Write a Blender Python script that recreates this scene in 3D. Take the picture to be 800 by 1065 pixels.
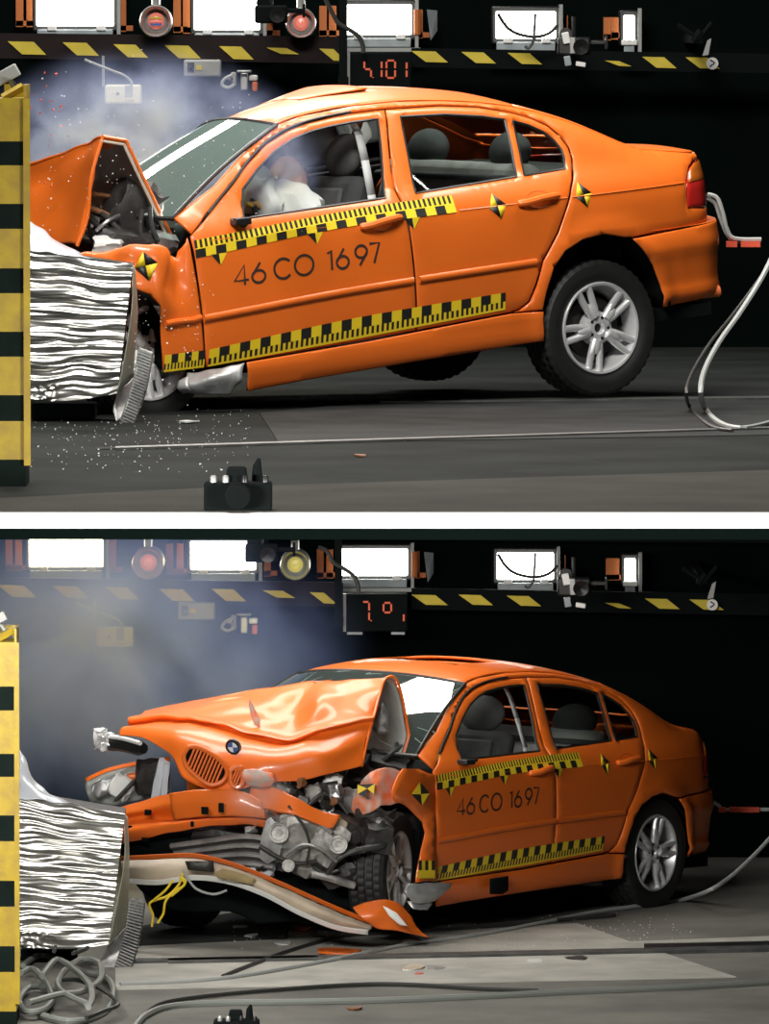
import bpy, bmesh, math, random
from mathutils import Vector, Matrix, Euler, noise
from mathutils.geometry import delaunay_2d_cdt
for o in list(bpy.data.objects): bpy.data.objects.remove(o)
SC = bpy.context.scene; COL = SC.collection
rad = math.radians
# ------------------------------------------------------------------ camera, world, lights, exposure
FPX = 8760.0; CAMY = -40.0; CAMZ = 1.7562; PIT = rad(3.2164)
cd = bpy.data.cameras.new('camera'); cam = bpy.data.objects.new('camera', cd); COL.objects.link(cam)
cam.location = (0, CAMY, CAMZ); cam.rotation_euler = (math.pi/2 - PIT, 0, 0)
cd.sensor_fit = 'HORIZONTAL'; cd.sensor_width = 36; cd.lens = FPX/800*36; cd.clip_end = 300
SC.camera = cam
wd = bpy.data.worlds.new('world'); SC.world = wd; wd.use_nodes = True
wd.node_tree.nodes['Background'].inputs[0].default_value = (.55, .8, .75, 1)
wd.node_tree.nodes['Background'].inputs[1].default_value = .012
SC.view_settings.view_transform = 'Standard'; SC.view_settings.look = 'None'
SC.view_settings.gamma = 1; SC.view_settings.use_curve_mapping = False; SC.view_settings.exposure = 0.0
def area(name, loc, aim, sx, sy, power, col=(1, .96, .9)):
    l = bpy.data.lights.new(name, 'AREA'); l.shape = 'RECTANGLE'; l.size = sx; l.size_y = sy; l.energy = power; l.color = col
    o = bpy.data.objects.new(name, l); COL.objects.link(o); o.location = loc
    o.rotation_euler = (Vector(aim)-Vector(loc)).to_track_quat('-Z', 'Y').to_euler(); return o
# flood banks above the upper test bay and under the ceiling of the lower bay
area('flood_bank_overhead', (.3, .7, 4.6), (.3, .9, 0), 4.5, 1.2, 330)
area('flood_bank_front', (-1.2, -7.6, 7.4), (.2, 0, .5), 3.5, 1.6, 1250)
area('flood_bank_rear', (-2.2, 6.6, 5.6), (.2, .5, 1.0), 5.0, 1.5, 420)
for sx in (-1, 1): area('edge_fill_light', (sx*3.4, -12.4, .05), (sx*.5, -8.8, -.03), 1.6, .4, 44).data.spread = rad(50)  # added fill lights, out of view, that only whiten the slab edge
area('flood_bank_overhead', (-.9, 7.2, -.22), (-.9, 7.4, -3), 3.0, .8, 100)
area('flood_bank_overhead', (-.7, 9.1, -.2), (-.7, 8.4, -3), 2.4, .8, 45)
area('flood_bank_front', (-2.2, -.8, -.28), (-.5, 7.0, -2.5), 3.0, .5, 560)

# ------------------------------------------------------------------ geometry helpers
def at(u, v, Y):
    a = (u-400)/FPX; b = (532.5-v)/FPX
    d = Vector((a, math.cos(PIT)+b*math.sin(PIT), -math.sin(PIT)+b*math.cos(PIT)))
    return Vector((0, CAMY, CAMZ)) + d*((Y-CAMY)/d.y)
def ground(u, v, z):
    a = (u-400)/FPX; b = (532.5-v)/FPX
    d = Vector((a, math.cos(PIT)+b*math.sin(PIT), -math.sin(PIT)+b*math.cos(PIT)))
    return Vector((0, CAMY, CAMZ)) + d*((z-CAMZ)/d.z)
def ppm(Y): return FPX/(Y-CAMY)
def poseM(yaw, pit, roll, t):
    cy, sy = math.cos(yaw), math.sin(yaw); cp, sp = math.cos(pit), math.sin(pit); cr, sr = math.cos(roll), math.sin(roll)
    M = Matrix(((cy, -sy, 0), (sy, cy, 0), (0, 0, 1))) @ Matrix(((cp, 0, -sp), (0, 1, 0), (sp, 0, cp))) @ Matrix(((1, 0, 0), (0, cr, -sr), (0, sr, cr)))
    return Matrix.Translation(t) @ M.to_4x4()
def spl(pts):
    xs = [p[0] for p in pts]; ys = [p[1] for p in pts]; n = len(xs)
    m = []
    for i in range(n):
        if 0 < i < n-1:
            d0 = (ys[i]-ys[i-1])/(xs[i]-xs[i-1]); d1 = (ys[i+1]-ys[i])/(xs[i+1]-xs[i])
            m.append(0 if d0*d1 <= 0 else 2*d0*d1/(d0+d1))
        elif i == 0: m.append((ys[1]-ys[0])/(xs[1]-xs[0]))
        else: m.append((ys[-1]-ys[-2])/(xs[-1]-xs[-2]))
    def f(x):
        if x <= xs[0]: return ys[0]+m[0]*(x-xs[0])
        if x >= xs[-1]: return ys[-1]+m[-1]*(x-xs[-1])
        i = 0
        while x > xs[i+1]: i += 1
        h = xs[i+1]-xs[i]; t = (x-xs[i])/h
        return (2*t**3-3*t*t+1)*ys[i]+(t**3-2*t*t+t)*h*m[i]+(-2*t**3+3*t*t)*ys[i+1]+(t**3-t*t)*h*m[i+1]
    return f
def crom(p0, p1, p2, p3, t):
    return (p1*2+(p2-p0)*t+(p0*2-p1*5+p2*4-p3)*t*t+(p1*3-p0-p2*3+p3)*t**3)*.5
def path(pts, n=6):
    pts = [Vector(p) for p in pts]; out = []
    for i in range(len(pts)-1):
        p0 = pts[max(i-1, 0)]; p3 = pts[min(i+2, len(pts)-1)]
        for k in range(n): out.append(crom(p0, pts[i], pts[i+1], p3, k/n))
    out.append(pts[-1]); return out
INV = {}
def empty(name, M=None):
    o = bpy.data.objects.new(name, None); COL.objects.link(o); o.empty_display_size = .1
    if M is not None: o.matrix_world = M; INV[o.name] = M.inverted()
    return o
def tag(o, label, cat, group=None, kind=None):
    if label: o['label'] = label
    if cat: o['category'] = cat
    if group: o['group'] = group
    if kind: o['kind'] = kind
    return o
def root_of(o):
    while o.parent: o = o.parent
    return o
def mk(name, verts, faces, mats, parent=None, world=False, smooth=True, midx=None, solid=0, bev=0, ang=38, off=-1, sub=0):
    if not isinstance(mats, (list, tuple)): mats = [mats]
    if world and parent is not None:
        iv = INV.get(root_of(parent).name)
        if iv: verts = [iv @ Vector(v) for v in verts]
    me = bpy.data.meshes.new(name); me.from_pydata([tuple(v) for v in verts], [], faces)
    for m in mats: me.materials.append(m)
    if midx: me.polygons.foreach_set('material_index', midx)
    me.polygons.foreach_set('use_smooth', [smooth]*len(me.polygons)); me.update()
    if smooth: me.set_sharp_from_angle(angle=rad(ang))
    o = bpy.data.objects.new(name, me); COL.objects.link(o)
    if parent is not None: o.parent = parent
    if solid:
        s = o.modifiers.new('solid', 'SOLIDIFY'); s.thickness = solid; s.offset = off
    if bev:
        b = o.modifiers.new('bevel', 'BEVEL'); b.width = bev; b.segments = 2; b.limit_method = 'ANGLE'; b.angle_limit = rad(40)
    if sub:
        b = o.modifiers.new('sub', 'SUBSURF'); b.levels = sub; b.render_levels = sub
    return o
class MB:
    def __init__(s): s.v = []; s.f = []; s.m = []
    def add(s, v, f, m=0):
        b = len(s.v); s.v += [Vector(p) for p in v]; s.f += [tuple(b+i for i in q) for q in f]; s.m += [m]*len(f); return s
    def box(s, c, sz, rot=None, m=0, taper=1):
        c = Vector(c); x, y, z = (d/2 for d in sz); vs = []
        for k in (-1, 1):
            t = taper if k > 0 else 1
            for a, b in ((-1, -1), (1, -1), (1, 1), (-1, 1)):
                p = Vector((a*x*t, b*y*t, k*z)); vs.append((rot @ p if rot else p)+c)
        return s.add(vs, [(3, 2, 1, 0), (4, 5, 6, 7), (0, 1, 5, 4), (1, 2, 6, 5), (2, 3, 7, 6), (3, 0, 4, 7)], m)
    def tube(s, pts, r, seg=8, m=0, closed=False):
        pts = [Vector(p) for p in pts]; n = len(pts); vs = []; up = None
        for i, p in enumerate(pts):
            if closed: d = pts[(i+1) % n]-pts[i-1]
            else: d = pts[min(i+1, n-1)]-pts[max(i-1, 0)]
            if d.length < 1e-9: d = Vector((0, 0, 1))
            d.normalize()
            if up is None: up = d.orthogonal().normalized()
            up = (up-d*up.dot(d)); up = up.normalized() if up.length > 1e-6 else d.orthogonal().normalized()
            w = d.cross(up); rr = r[i] if isinstance(r, (list, tuple)) else r
            for k in range(seg):
                a = 2*math.pi*k/seg; vs.append(p+(up*math.cos(a)+w*math.sin(a))*rr)
        fs = []
        for i in range(n if closed else n-1):
            j = (i+1) % n
            for k in range(seg):
                l = (k+1) % seg; fs.append((i*seg+k, i*seg+l, j*seg+l, j*seg+k))
        if not closed: fs += [tuple(range(seg))[::-1], tuple((n-1)*seg+k for k in range(seg))]
        return s.add(vs, fs, m)
    def lathe(s, prof, c=(0, 0, 0), axis='y', seg=32, m=0, rot=None, cap=True, mod=None):
        c = Vector(c); vs = []; n = len(prof)
        for k in range(seg):
            a = 2*math.pi*k/seg
            for i, (r, h) in enumerate(prof):
                if mod: r = mod(k, i, r)
                if axis == 'y': p = Vector((r*math.cos(a), h, r*math.sin(a)))
                elif axis == 'z': p = Vector((r*math.cos(a), r*math.sin(a), h))
                else: p = Vector((h, r*math.cos(a), r*math.sin(a)))
                vs.append((rot @ p if rot else p)+c)
        fs = []
        for k in range(seg):
            l = (k+1) % seg
            for i in range(n-1): fs.append((k*n+i, k*n+i+1, l*n+i+1, l*n+i))
        return s.add(vs, fs, m)
    def build(s, name, mats, parent=None, **kw):
        return mk(name, s.v, s.f, mats, parent, midx=s.m, **kw)
def inside(p, poly):
    x, y = p; r = False; n = len(poly); j = n-1
    for i in range(n):
        xi, yi = poly[i]; xj, yj = poly[j]
        if (yi > y) != (yj > y) and x < (xj-xi)*(y-yi)/(yj-yi)+xi: r = not r
        j = i
    return r
def dens(poly, sp):
    out = []
    for i in range(len(poly)):
        a = Vector(poly[i]); b = Vector(poly[(i+1) % len(poly)]); k = max(1, int(round((b-a).length/sp)))
        for t in range(k): out.append(a.lerp(b, t/k))
    return out
def sarea(p): return sum(p[i-1][0]*p[i][1]-p[i][0]*p[i-1][1] for i in range(len(p)))/2
def offs(poly, d):
    s = 1 if sarea(poly) > 0 else -1; out = []; n = len(poly)
    for i in range(n):
        t = (poly[(i+1) % n]-poly[i-1]); t = t.normalized() if t.length > 1e-9 else Vector((1, 0))
        out.append(poly[i]+Vector((-t.y, t.x))*d*s)
    return out
def panel(name, outline, f, mat, parent, holes=(), sp=.05, edge=.0045, solid=.012, flip=False, roll=.007, extra=None, world=False):
    """curved body panel: 2-D outline with holes, triangulated, mapped by f(a, b, depth) and given thickness"""
    loops = [dens(outline, sp)]+[dens(h, sp) for h in holes]
    pts = []; depth = []; edges = []
    for li, L in enumerate(loops):
        b = len(pts); pts += L; depth += [edge]*len(L); edges += [(b+i, b+(i+1) % len(L)) for i in range(len(L))]
        if roll:
            for q in offs(L, roll if li == 0 else -roll):
                if inside(q, loops[0]) and not any(inside(q, h) for h in loops[1:]): pts.append(q); depth.append(0)
    xs = [p[0] for p in loops[0]]; ys = [p[1] for p in loops[0]]
    nx = int((max(xs)-min(xs))/sp)+1; ny = int((max(ys)-min(ys))/sp)+1
    bl = [p for L in loops for p in L]
    for i in range(nx+1):
        for j in range(ny+1):
            q = Vector((min(xs)+(i+.5*(j % 2))*sp, min(ys)+j*sp))
            if inside(q, loops[0]) and not any(inside(q, h) for h in loops[1:]) and min((q-p).length_squared for p in bl) > (sp*.55)**2:
                pts.append(q); depth.append(0)
    r = delaunay_2d_cdt([Vector(p) for p in pts], edges, [], 0, 1e-6)
    vv, ff, ov = r[0], r[2], r[3]
    V = []
    for i, p in enumerate(vv):
        d = depth[ov[i][0]] if ov[i] else 0
        V.append(f(p[0], p[1], d))
    F = []
    for t in ff:
        c = sum((vv[i] for i in t), Vector((0, 0)))/len(t)
        if inside(c, loops[0]) and not any(inside(c, h) for h in loops[1:]): F.append(tuple(t)[::-1] if flip else tuple(t))
    return mk(name, V, F, mat, parent, solid=solid, ang=50, world=world)
def sheet(name, ctrl, mat, parent, n=6, solid=.004, nz=0, ns=4., seed=0, world=True, flip=False, off=-1, holes=None, rg=0, rs=3.):
    """bicubic sheet through a grid of control points (crumpled metal, foil)"""
    rows = [[at(*p) if (not isinstance(p, Vector)) else p for p in r] for r in ctrl]
    R1 = [path(r, n) for r in rows]; m = len(R1[0]); cols = []
    for j in range(m): cols.append(path([R1[i][j] for i in range(len(R1))], n))
    k = len(cols[0]); V = []
    for i in range(k):
        for j in range(m):
            p = cols[j][i]
            if nz: p = p+noise.noise_vector(p*ns+Vector((seed, seed*2.1, 0)))*nz
            if rg:
                q = p*rs+Vector((seed*1.3, seed, 4)); p = p+Vector((0, -1, .5))*rg*(.35-abs(noise.noise(q))-.5*abs(noise.noise(q*2.1)))
            V.append(p)
    F = []
    for i in range(k-1):
        for j in range(m-1):
            if holes and holes(i/(k-1), j/(m-1)): continue
            q = (i*m+j, i*m+j+1, (i+1)*m+j+1, (i+1)*m+j); F.append(q[::-1] if flip else q)
    return mk(name, V, F, mat, parent, world=world, solid=solid, off=off, ang=60)
def chunk(name, c, sz, mat, parent, seed=0, nz=.25, rot=(0, 0, 0), world=True, sub=3):
    """rounded irregular casting"""
    bm = bmesh.new(); bmesh.ops.create_cube(bm, size=1); bmesh.ops.subdivide_edges(bm, edges=bm.edges, cuts=sub, use_grid_fill=True)
    E = Euler(rot).to_matrix(); V = []
    for v in bm.verts:
        p = v.co.copy(); l = p.length; p = p.lerp(p.normalized()*.62, .35)
        p += noise.noise_vector(p*3.1+Vector((seed*7.3, seed*1.7, seed)))*nz*.35
        V.append(E @ Vector((p.x*sz[0], p.y*sz[1], p.z*sz[2]))+Vector(c))
    F = [tuple(v.index for v in f.verts) for f in bm.faces]; bm.free()
    return mk(name, V, F, mat, parent, world=world, ang=28)

# ------------------------------------------------------------------ materials
def nodemat(name):
    m = bpy.data.materials.new(name); m.use_nodes = True; return m, m.node_tree, m.node_tree.nodes['Principled BSDF']
def mat(name, col, rough=.5, metal=0, coat=0, var=0, vs=6., bump=0, bs=40., emit=0, ecol=None, spec=.5, col2=None, stretch=(1, 1, 1), detail=4):
    m, t, b = nodemat(name)
    b.inputs['Base Color'].default_value = (*col, 1); b.inputs['Roughness'].default_value = rough; b.inputs['Metallic'].default_value = metal
    b.inputs['Coat Weight'].default_value = coat; b.inputs['Coat Roughness'].default_value = .12; b.inputs['Specular IOR Level'].default_value = spec
    if emit: b.inputs['Emission Color'].default_value = (*(ecol or col), 1); b.inputs['Emission Strength'].default_value = emit
    tc = t.nodes.new('ShaderNodeTexCoord'); mp = t.nodes.new('ShaderNodeMapping'); mp.inputs['Scale'].default_value = stretch
    t.links.new(tc.outputs['Object'], mp.inputs['Vector'])
    if var or col2:
        n = t.nodes.new('ShaderNodeTexNoise'); n.inputs['Scale'].default_value = vs; n.inputs['Detail'].default_value = detail
        t.links.new(mp.outputs[0], n.inputs['Vector'])
        r = t.nodes.new('ShaderNodeValToRGB'); c2 = col2 or tuple(max(0, c*(1-var)) for c in col)
        r.color_ramp.elements[0].color = (*c2, 1); r.color_ramp.elements[0].position = .35
        r.color_ramp.elements[1].color = (*col, 1); r.color_ramp.elements[1].position = .65
        t.links.new(n.outputs['Fac'], r.inputs['Fac']); t.links.new(r.outputs['Color'], b.inputs['Base Color'])
    if bump:
        n = t.nodes.new('ShaderNodeTexNoise'); n.inputs['Scale'].default_value = bs; n.inputs['Detail'].default_value = 5
        t.links.new(mp.outputs[0], n.inputs['Vector'])
        u = t.nodes.new('ShaderNodeBump'); u.inputs['Strength'].default_value = bump; u.inputs['Distance'].default_value = .01
        t.links.new(n.outputs['Fac'], u.inputs['Height']); t.links.new(u.outputs['Normal'], b.inputs['Normal'])
    return m
def glassmat(name, tint, haze=0, hz=(.8, .9, .88), crack=0, cs=9.):
    m = bpy.data.materials.new(name); m.use_nodes = True; t = m.node_tree; t.nodes.clear()
    N = t.nodes.new; o = N('ShaderNodeOutputMaterial'); tr = N('ShaderNodeBsdfTransparent'); tr.inputs[0].default_value = (*tint, 1)
    gl = N('ShaderNodeBsdfGlossy'); gl.inputs['Roughness'].default_value = .02; gl.inputs[0].default_value = (1, 1, 1, 1)
    fr = N('ShaderNodeFresnel'); fr.inputs[0].default_value = 1.5
    mx = N('ShaderNodeMixShader'); t.links.new(fr.outputs[0], mx.inputs[0]); t.links.new(tr.outputs[0], mx.inputs[1]); t.links.new(gl.outputs[0], mx.inputs[2])
    last = mx
    if haze or crack:
        df = N('ShaderNodeBsdfDiffuse'); df.inputs[0].default_value = (*hz, 1)
        m2 = N('ShaderNodeMixShader'); t.links.new(mx.outputs[0], m2.inputs[1]); t.links.new(df.outputs[0], m2.inputs[2])
        m2.inputs[0].default_value = haze
        if crack:
            tc = N('ShaderNodeTexCoord'); v = N('ShaderNodeTexVoronoi'); v.feature = 'DISTANCE_TO_EDGE'; v.inputs['Scale'].default_value = cs
            nn = N('ShaderNodeTexNoise'); nn.inputs['Scale'].default_value = 2.5
            t.links.new(tc.outputs['Object'], v.inputs['Vector']); t.links.new(tc.outputs['Object'], nn.inputs['Vector'])
            lt = N('ShaderNodeMath'); lt.operation = 'LESS_THAN'; lt.inputs[1].default_value = .006; t.links.new(v.outputs['Distance'], lt.inputs[0])
            g = N('ShaderNodeMath'); g.operation = 'GREATER_THAN'; g.inputs[1].default_value = .5; t.links.new(nn.outputs['Fac'], g.inputs[0])
            mu = N('ShaderNodeMath'); mu.operation = 'MULTIPLY'; t.links.new(lt.outputs[0], mu.inputs[0]); t.links.new(g.outputs[0], mu.inputs[1])
            ma = N('ShaderNodeMath'); ma.operation = 'MULTIPLY_ADD'; ma.inputs[1].default_value = crack; ma.inputs[2].default_value = haze
            t.links.new(mu.outputs[0], ma.inputs[0]); t.links.new(ma.outputs[0], m2.inputs[0])
        last = m2
    t.links.new(last.outputs[0], o.inputs[0]); return m
M = {}
M['orange'] = mat('orange_paint', (.80, .155, .014), .42, coat=.35, var=.08, vs=2.)
M['orange_in'] = mat('orange_primer', (.62, .14, .03), .6, var=.3, vs=7.)
M['scraped'] = mat('scraped_orange_paint', (.72, .14, .03), .5, col2=(.42, .36, .32), vs=14., bump=.3, bs=20)
M['cream'] = mat('cream_plastic', (.62, .52, .40), .5, var=.3, vs=6)
M['greymetal'] = mat('bare_sheet_metal', (.45, .46, .46), .45, metal=.6, var=.4, vs=9, bump=.3, bs=30)
M['castalu'] = mat('cast_aluminium', (.52, .51, .49), .5, metal=.5, var=.55, vs=11, bump=.5, bs=35)
M['underhood'] = mat('hood_underside_lining', (.34, .36, .34), .7, var=.25, vs=8)
M['blackp'] = mat('black_plastic', (.012, .013, .013), .4, var=.3)
M['blackm'] = mat('matt_black', (.004, .006, .006), .9, spec=.08)
M['rubber'] = mat('tyre_rubber', (.010, .011, .011), .6, var=.3, vs=20)
M['dirtyblack'] = mat('sooty_black_metal', (.03, .028, .026), .5, var=.5, vs=14, bump=.5, bs=30)
M['silver'] = mat('silver_alloy', (.72, .73, .74), .34, metal=.45, var=.1)
M['dsilver'] = mat('dull_alloy', (.30, .31, .32), .4, metal=.8)
M['chrome'] = mat('chrome', (.8, .8, .8), .12, metal=1)
M['black'] = mat('black_tape', (.013, .013, .012), .5)
M['yellow'] = mat('yellow_tape', (.82, .60, .02), .5)
M['ink'] = mat('black_lettering', (.035, .022, .018), .6)
M['seat_lit'] = mat('lit_seat_cloth', (.34, .35, .34), .9, var=.25, vs=9)  # paler copy of the seat cloth paints in light on the rear backrest
M['seat'] = mat('grey_seat_cloth', (.085, .09, .09), .9, var=.25, vs=12, bump=.2, bs=120)
M['seatd'] = mat('dark_seat_cloth', (.05, .055, .055), .9, var=.25, vs=12)
M['trimd'] = mat('dark_interior_trim', (.022, .024, .024), .8)
M['headliner'] = mat('grey_headliner', (.22, .23, .22), .9)
M['belt'] = mat('grey_webbing', (.4, .42, .42), .8)
M['airbag'] = mat('airbag_cloth', (.62, .66, .64), .8, var=.15, vs=5, bump=.3, bs=12)
M['dummy'] = mat('dummy_vinyl', (.62, .28, .09), .55, var=.2)
M['green'] = mat('green_face_paint', (.05, .35, .10), .6)
M['dumshirt'] = mat('dummy_yellow_shirt', (.6, .36, .06), .8)
M['red'] = mat('tail_lamp_red', (.55, .02, .015), .15, coat=.6)
M['amber'] = mat('tail_lamp_amber', (.42, .10, .01), .15, coat=.6)
M['redflag'] = mat('red_marker', (.6, .07, .03), .6)
M['white'] = mat('white_enamel', (.75, .76, .74), .45)
M['slabwhite'] = mat('white_painted_edge', (.86, .85, .81), .7)
M['cable'] = mat('grey_cable', (.34, .36, .35), .5)
M['dcable'] = mat('black_cable', (.03, .032, .03), .5)
M['hose'] = mat('grey_green_hose', (.20, .22, .20), .45)
M['ywire'] = mat('yellow_wire', (.75, .55, .02), .5)
M['hazy'] = mat('hazard_yellow', (.60, .47, .03), .6, var=.15, vs=9)
M['brownboard'] = mat('brown_black_board', (.015, .009, .009), .8, var=.3, spec=.2)
M['bracket'] = mat('orange_bracket', (.40, .11, .02), .7)
M['lampglow'] = mat('lamp_glow', (1, 1, .95), .5, emit=9, ecol=(1, .98, .92))
M['lampglass'] = mat('lamp_glass', (.35, .40, .42), .15, var=.2)
M['led'] = mat('red_display_segment', (.3, .03, .01), .5, emit=.35, ecol=(1, .16, .04))
M['curtain'] = mat('black_backdrop', (.0013, .0040, .0033), 1., var=.4, vs=1., spec=.05)
M['concrete'] = mat('dark_test_floor', (.020, .023, .021), .9, spec=.1, col2=(.010, .012, .011), vs=1.6, bump=.25, bs=50, detail=8)
M['plate'] = mat('floor_plate', (.48, .47, .42), .7, col2=(.34, .335, .30), vs=3., bump=.2, bs=60, detail=8)
M['concrete_pale'] = mat('pale_test_floor', (.23, .225, .20), .85, spec=.2, col2=(.13, .13, .118), vs=1.3, bump=.25, bs=50, detail=8)
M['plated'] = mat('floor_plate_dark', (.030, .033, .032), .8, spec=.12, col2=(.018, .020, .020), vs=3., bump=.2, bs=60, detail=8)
M['rail'] = mat('worn_steel_rail', (.13, .135, .13), .5, metal=.5, var=.4, vs=9)
M['byellow'] = mat('barrier_yellow', (.38, .27, .010), .5, col2=(.28, .19, .02), vs=12., bump=.15)
M['bblack'] = mat('barrier_black', (.004, .010, .008), .8, var=.4, vs=9, spec=.1)
M['bconc'] = mat('barrier_concrete', (.10, .10, .10), .9, var=.3)
M['foil'] = mat('aluminium_foil', (.62, .62, .59), .32, metal=.95, var=.15, vs=12, stretch=(.15, 1, 3))
M['foilend'] = mat('honeycomb_end_sheet', (.42, .44, .36), .5, metal=.4, var=.2)
M['honey'] = mat('honeycomb_edge', (.30, .30, .28), .4, metal=.7, col2=(.10, .10, .09), vs=60., stretch=(1, 1, 1))
M['plastic'] = mat('pale_plastic_film', (.62, .66, .72), .2, var=.15)
M['greybox'] = mat('grey_enamel_box', (.28, .29, .28), .5)
M['shard'] = mat('pale_shards', (.7, .72, .7), .4)
M['blue'] = mat('badge_blue', (.05, .12, .42), .3)
M['pink'] = mat('pink_lens', (.8, .22, .16), .3, emit=.25, ecol=(.9, .25, .2))
M['yellens'] = mat('yellow_lens', (.7, .62, .15), .3, emit=.25, ecol=(.8, .7, .2))
M['steel'] = mat('steel_camera_housing', (.42, .43, .42), .35, metal=.5)
M['bwarm'] = mat('brown_wood', (.2, .08, .03), .7)
M['ws_up'] = glassmat('windscreen_glass', (.50, .66, .60), haze=.15, hz=(.50, .68, .62), crack=.10, cs=30.)  # diffuse cyan haze painted in for the glare on the glass
M['ws_low'] = glassmat('cracked_windscreen_glass', (.55, .68, .62), haze=.05, hz=(.6, .75, .7), crack=.5, cs=4.)
M['glass'] = glassmat('side_glass', (.80, .86, .83))
M['hlglass'] = glassmat('headlamp_glass', (.85, .88, .86), haze=.15, crack=.5, cs=30.)

# ------------------------------------------------------------------ the car body: surfaces in car space (x rearwards, y to the right side, z up)
ZW = spl([(.08, .775), (.20, .805), (.35, .845), (.55, .868), (.70, .873), (.84, .868), (.865, .858), (.93, .826), (.97, .792), (1.10, .727), (1.31, .62), (1.40, .572)])
ZR = spl([(.30, .95), (.60, 1.09), (.80, 1.215), (.95, 1.292), (1.05, 1.332), (1.2, 1.362), (1.5, 1.383), (1.75, 1.383), (2.0, 1.366), (2.2, 1.341), (2.4, 1.303),
          (2.55, 1.256), (2.7, 1.20), (2.85, 1.133), (2.97, 1.075), (3.08, 1.036), (3.25, 1.010), (3.45, .985), (3.7, .965)])
PDX = spl([(0, 0), (.2, .40), (.35, .64), (.5, .80), (.65, .91), (.8, .97), (1.05, 1)])
PK = spl([(0, 1), (.2, .935), (.35, .83), (.5, .69), (.65, .52), (.8, .33), (1.05, 0)])
def wid(x, z, flare=True):
    b = ZW(z); zr = ZR(max(.3, x))
    if z > zr-.07: b -= .035*((z-(zr-.07))/.07)**2
    if x > 2.6: b -= .055*((x-2.6)/.6)**2
    if x < .3: b -= .05*((.3-x)/.8)**2
    if flare:
        r = math.hypot(x-2.70, z-.30)
        if z < .8: b += .022*math.exp(-((r-.37)/.055)**2)*(1 if r > .37 else .9)
    return b
def side(s, z, d=0, ext=.40, bulge=None, sgn=-1):
    if s <= 3.2: x = s; k = 1; w = wid(s, z)
    else:
        t = min(s-3.2, 1.05); x = 3.2+PDX(t)*ext; k = PK(t); w = wid(3.2, z)
    b = bulge(z) if bulge else 0
    if s > 3.2: x += b*(1-k)
    return Vector((x-(d*(1-k) if s > 3.2 else 0), sgn*max(0, (w*k+b*k-d*k)), z))
CR = spl([(.9, .05), (1.3, .055), (2.0, .055), (2.5, .06), (2.8, .075), (3.0, .05), (3.2, .03), (3.6, .02)])
def top(x, t, d=0):
    w = wid(min(x, 3.2), ZR(x), False)
    if x > 3.2:
        u = (x-3.2)/.40; lo, hi = 0, 1.05
        for _ in range(18):
            mid = (lo+hi)/2
            if PDX(mid) < u: lo = mid
            else: hi = mid
        w *= PK(lo)
    return Vector((x, t*w, ZR(x)+CR(x)*(1-abs(t)**2.3)-d))
FWIN = [(.683, .924), (.735, 1.055), (.847, 1.136), (.979, 1.213), (1.102, 1.260), (1.214, 1.285), (1.321, 1.298), (1.463, 1.307), (1.605, 1.309), (1.574, 1.192), (1.539, 1.081), (1.495, .944)]
RWIN = [(1.734, 1.308), (1.983, 1.297), (2.182, 1.271), (2.314, 1.243), (2.297, 1.11), (2.272, .974), (1.672, .95)]
QWIN = [(2.357, 1.233), (2.437, 1.206), (2.506, 1.168), (2.555, 1.118), (2.578, 1.075), (2.578, 1.035), (2.558, .985), (2.317, .975)]
FRAME = [(.50, .955), (.58, 1.008), (.70, 1.088), (.81, 1.168), (.95, 1.248), (1.09, 1.298), (1.21, 1.322), (1.33, 1.335), (1.47, 1.344), (1.664, 1.346)]
FRAME_R = [(1.672, 1.346), (1.98, 1.336), (2.19, 1.311), (2.36, 1.271), (2.46, 1.236), (2.54, 1.192), (2.592, 1.136), (2.617, 1.08), (2.617, 1.03), (2.592, .967)]
BP = [(1.664, 1.346), (1.615, 1.19), (1.583, 1.075), (1.565, .97), (1.572, .85), (1.592, .6), (1.602, .42), (1.605, .30)]
DREAR = [(2.592, .967), (2.545, .90), (2.50, .82), (2.43, .69), (2.335, .565), (2.292, .45), (2.255, .375), (2.20, .343), (2.145, .332)]
ARCH = [(2.328, .321), (2.346, .409), (2.391, .525), (2.461, .600), (2.565, .645), (2.691, .660), (2.815, .632), (2.904, .575)]
ARCH2 = [(2.904, .575), (2.986, .480), (3.036, .377), (3.064, .262)]
DOORF = [(.425, .245), (.405, .42), (.385, .62), (.368, .80), (.362, .872)]
def ribbon(mb, pts, hw, f, m=0, closed=False):
    n = len(pts); vs = []
    for i in range(n):
        a = Vector(pts[(i-1) % n] if (closed or i) else pts[0]); b = Vector(pts[(i+1) % n] if (closed or i < n-1) else pts[-1])
        t = (b-a).normalized(); nn = Vector((-t.y, t.x))*hw; p = Vector(pts[i])
        vs += [f(*(p+nn)), f(*(p-nn))]
    fs = [(2*i, 2*i+1, 2*((i+1) % n)+1, 2*((i+1) % n)) for i in range(n if closed else n-1)]
    mb.add(vs, fs, m)
def arc(cx, cz, rx, rz, a0, a1, n=18): return [(cx+rx*math.cos(rad(a0+(a1-a0)*i/n)), cz+rz*math.sin(rad(a0+(a1-a0)*i/n))) for i in range(n+1)]
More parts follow.
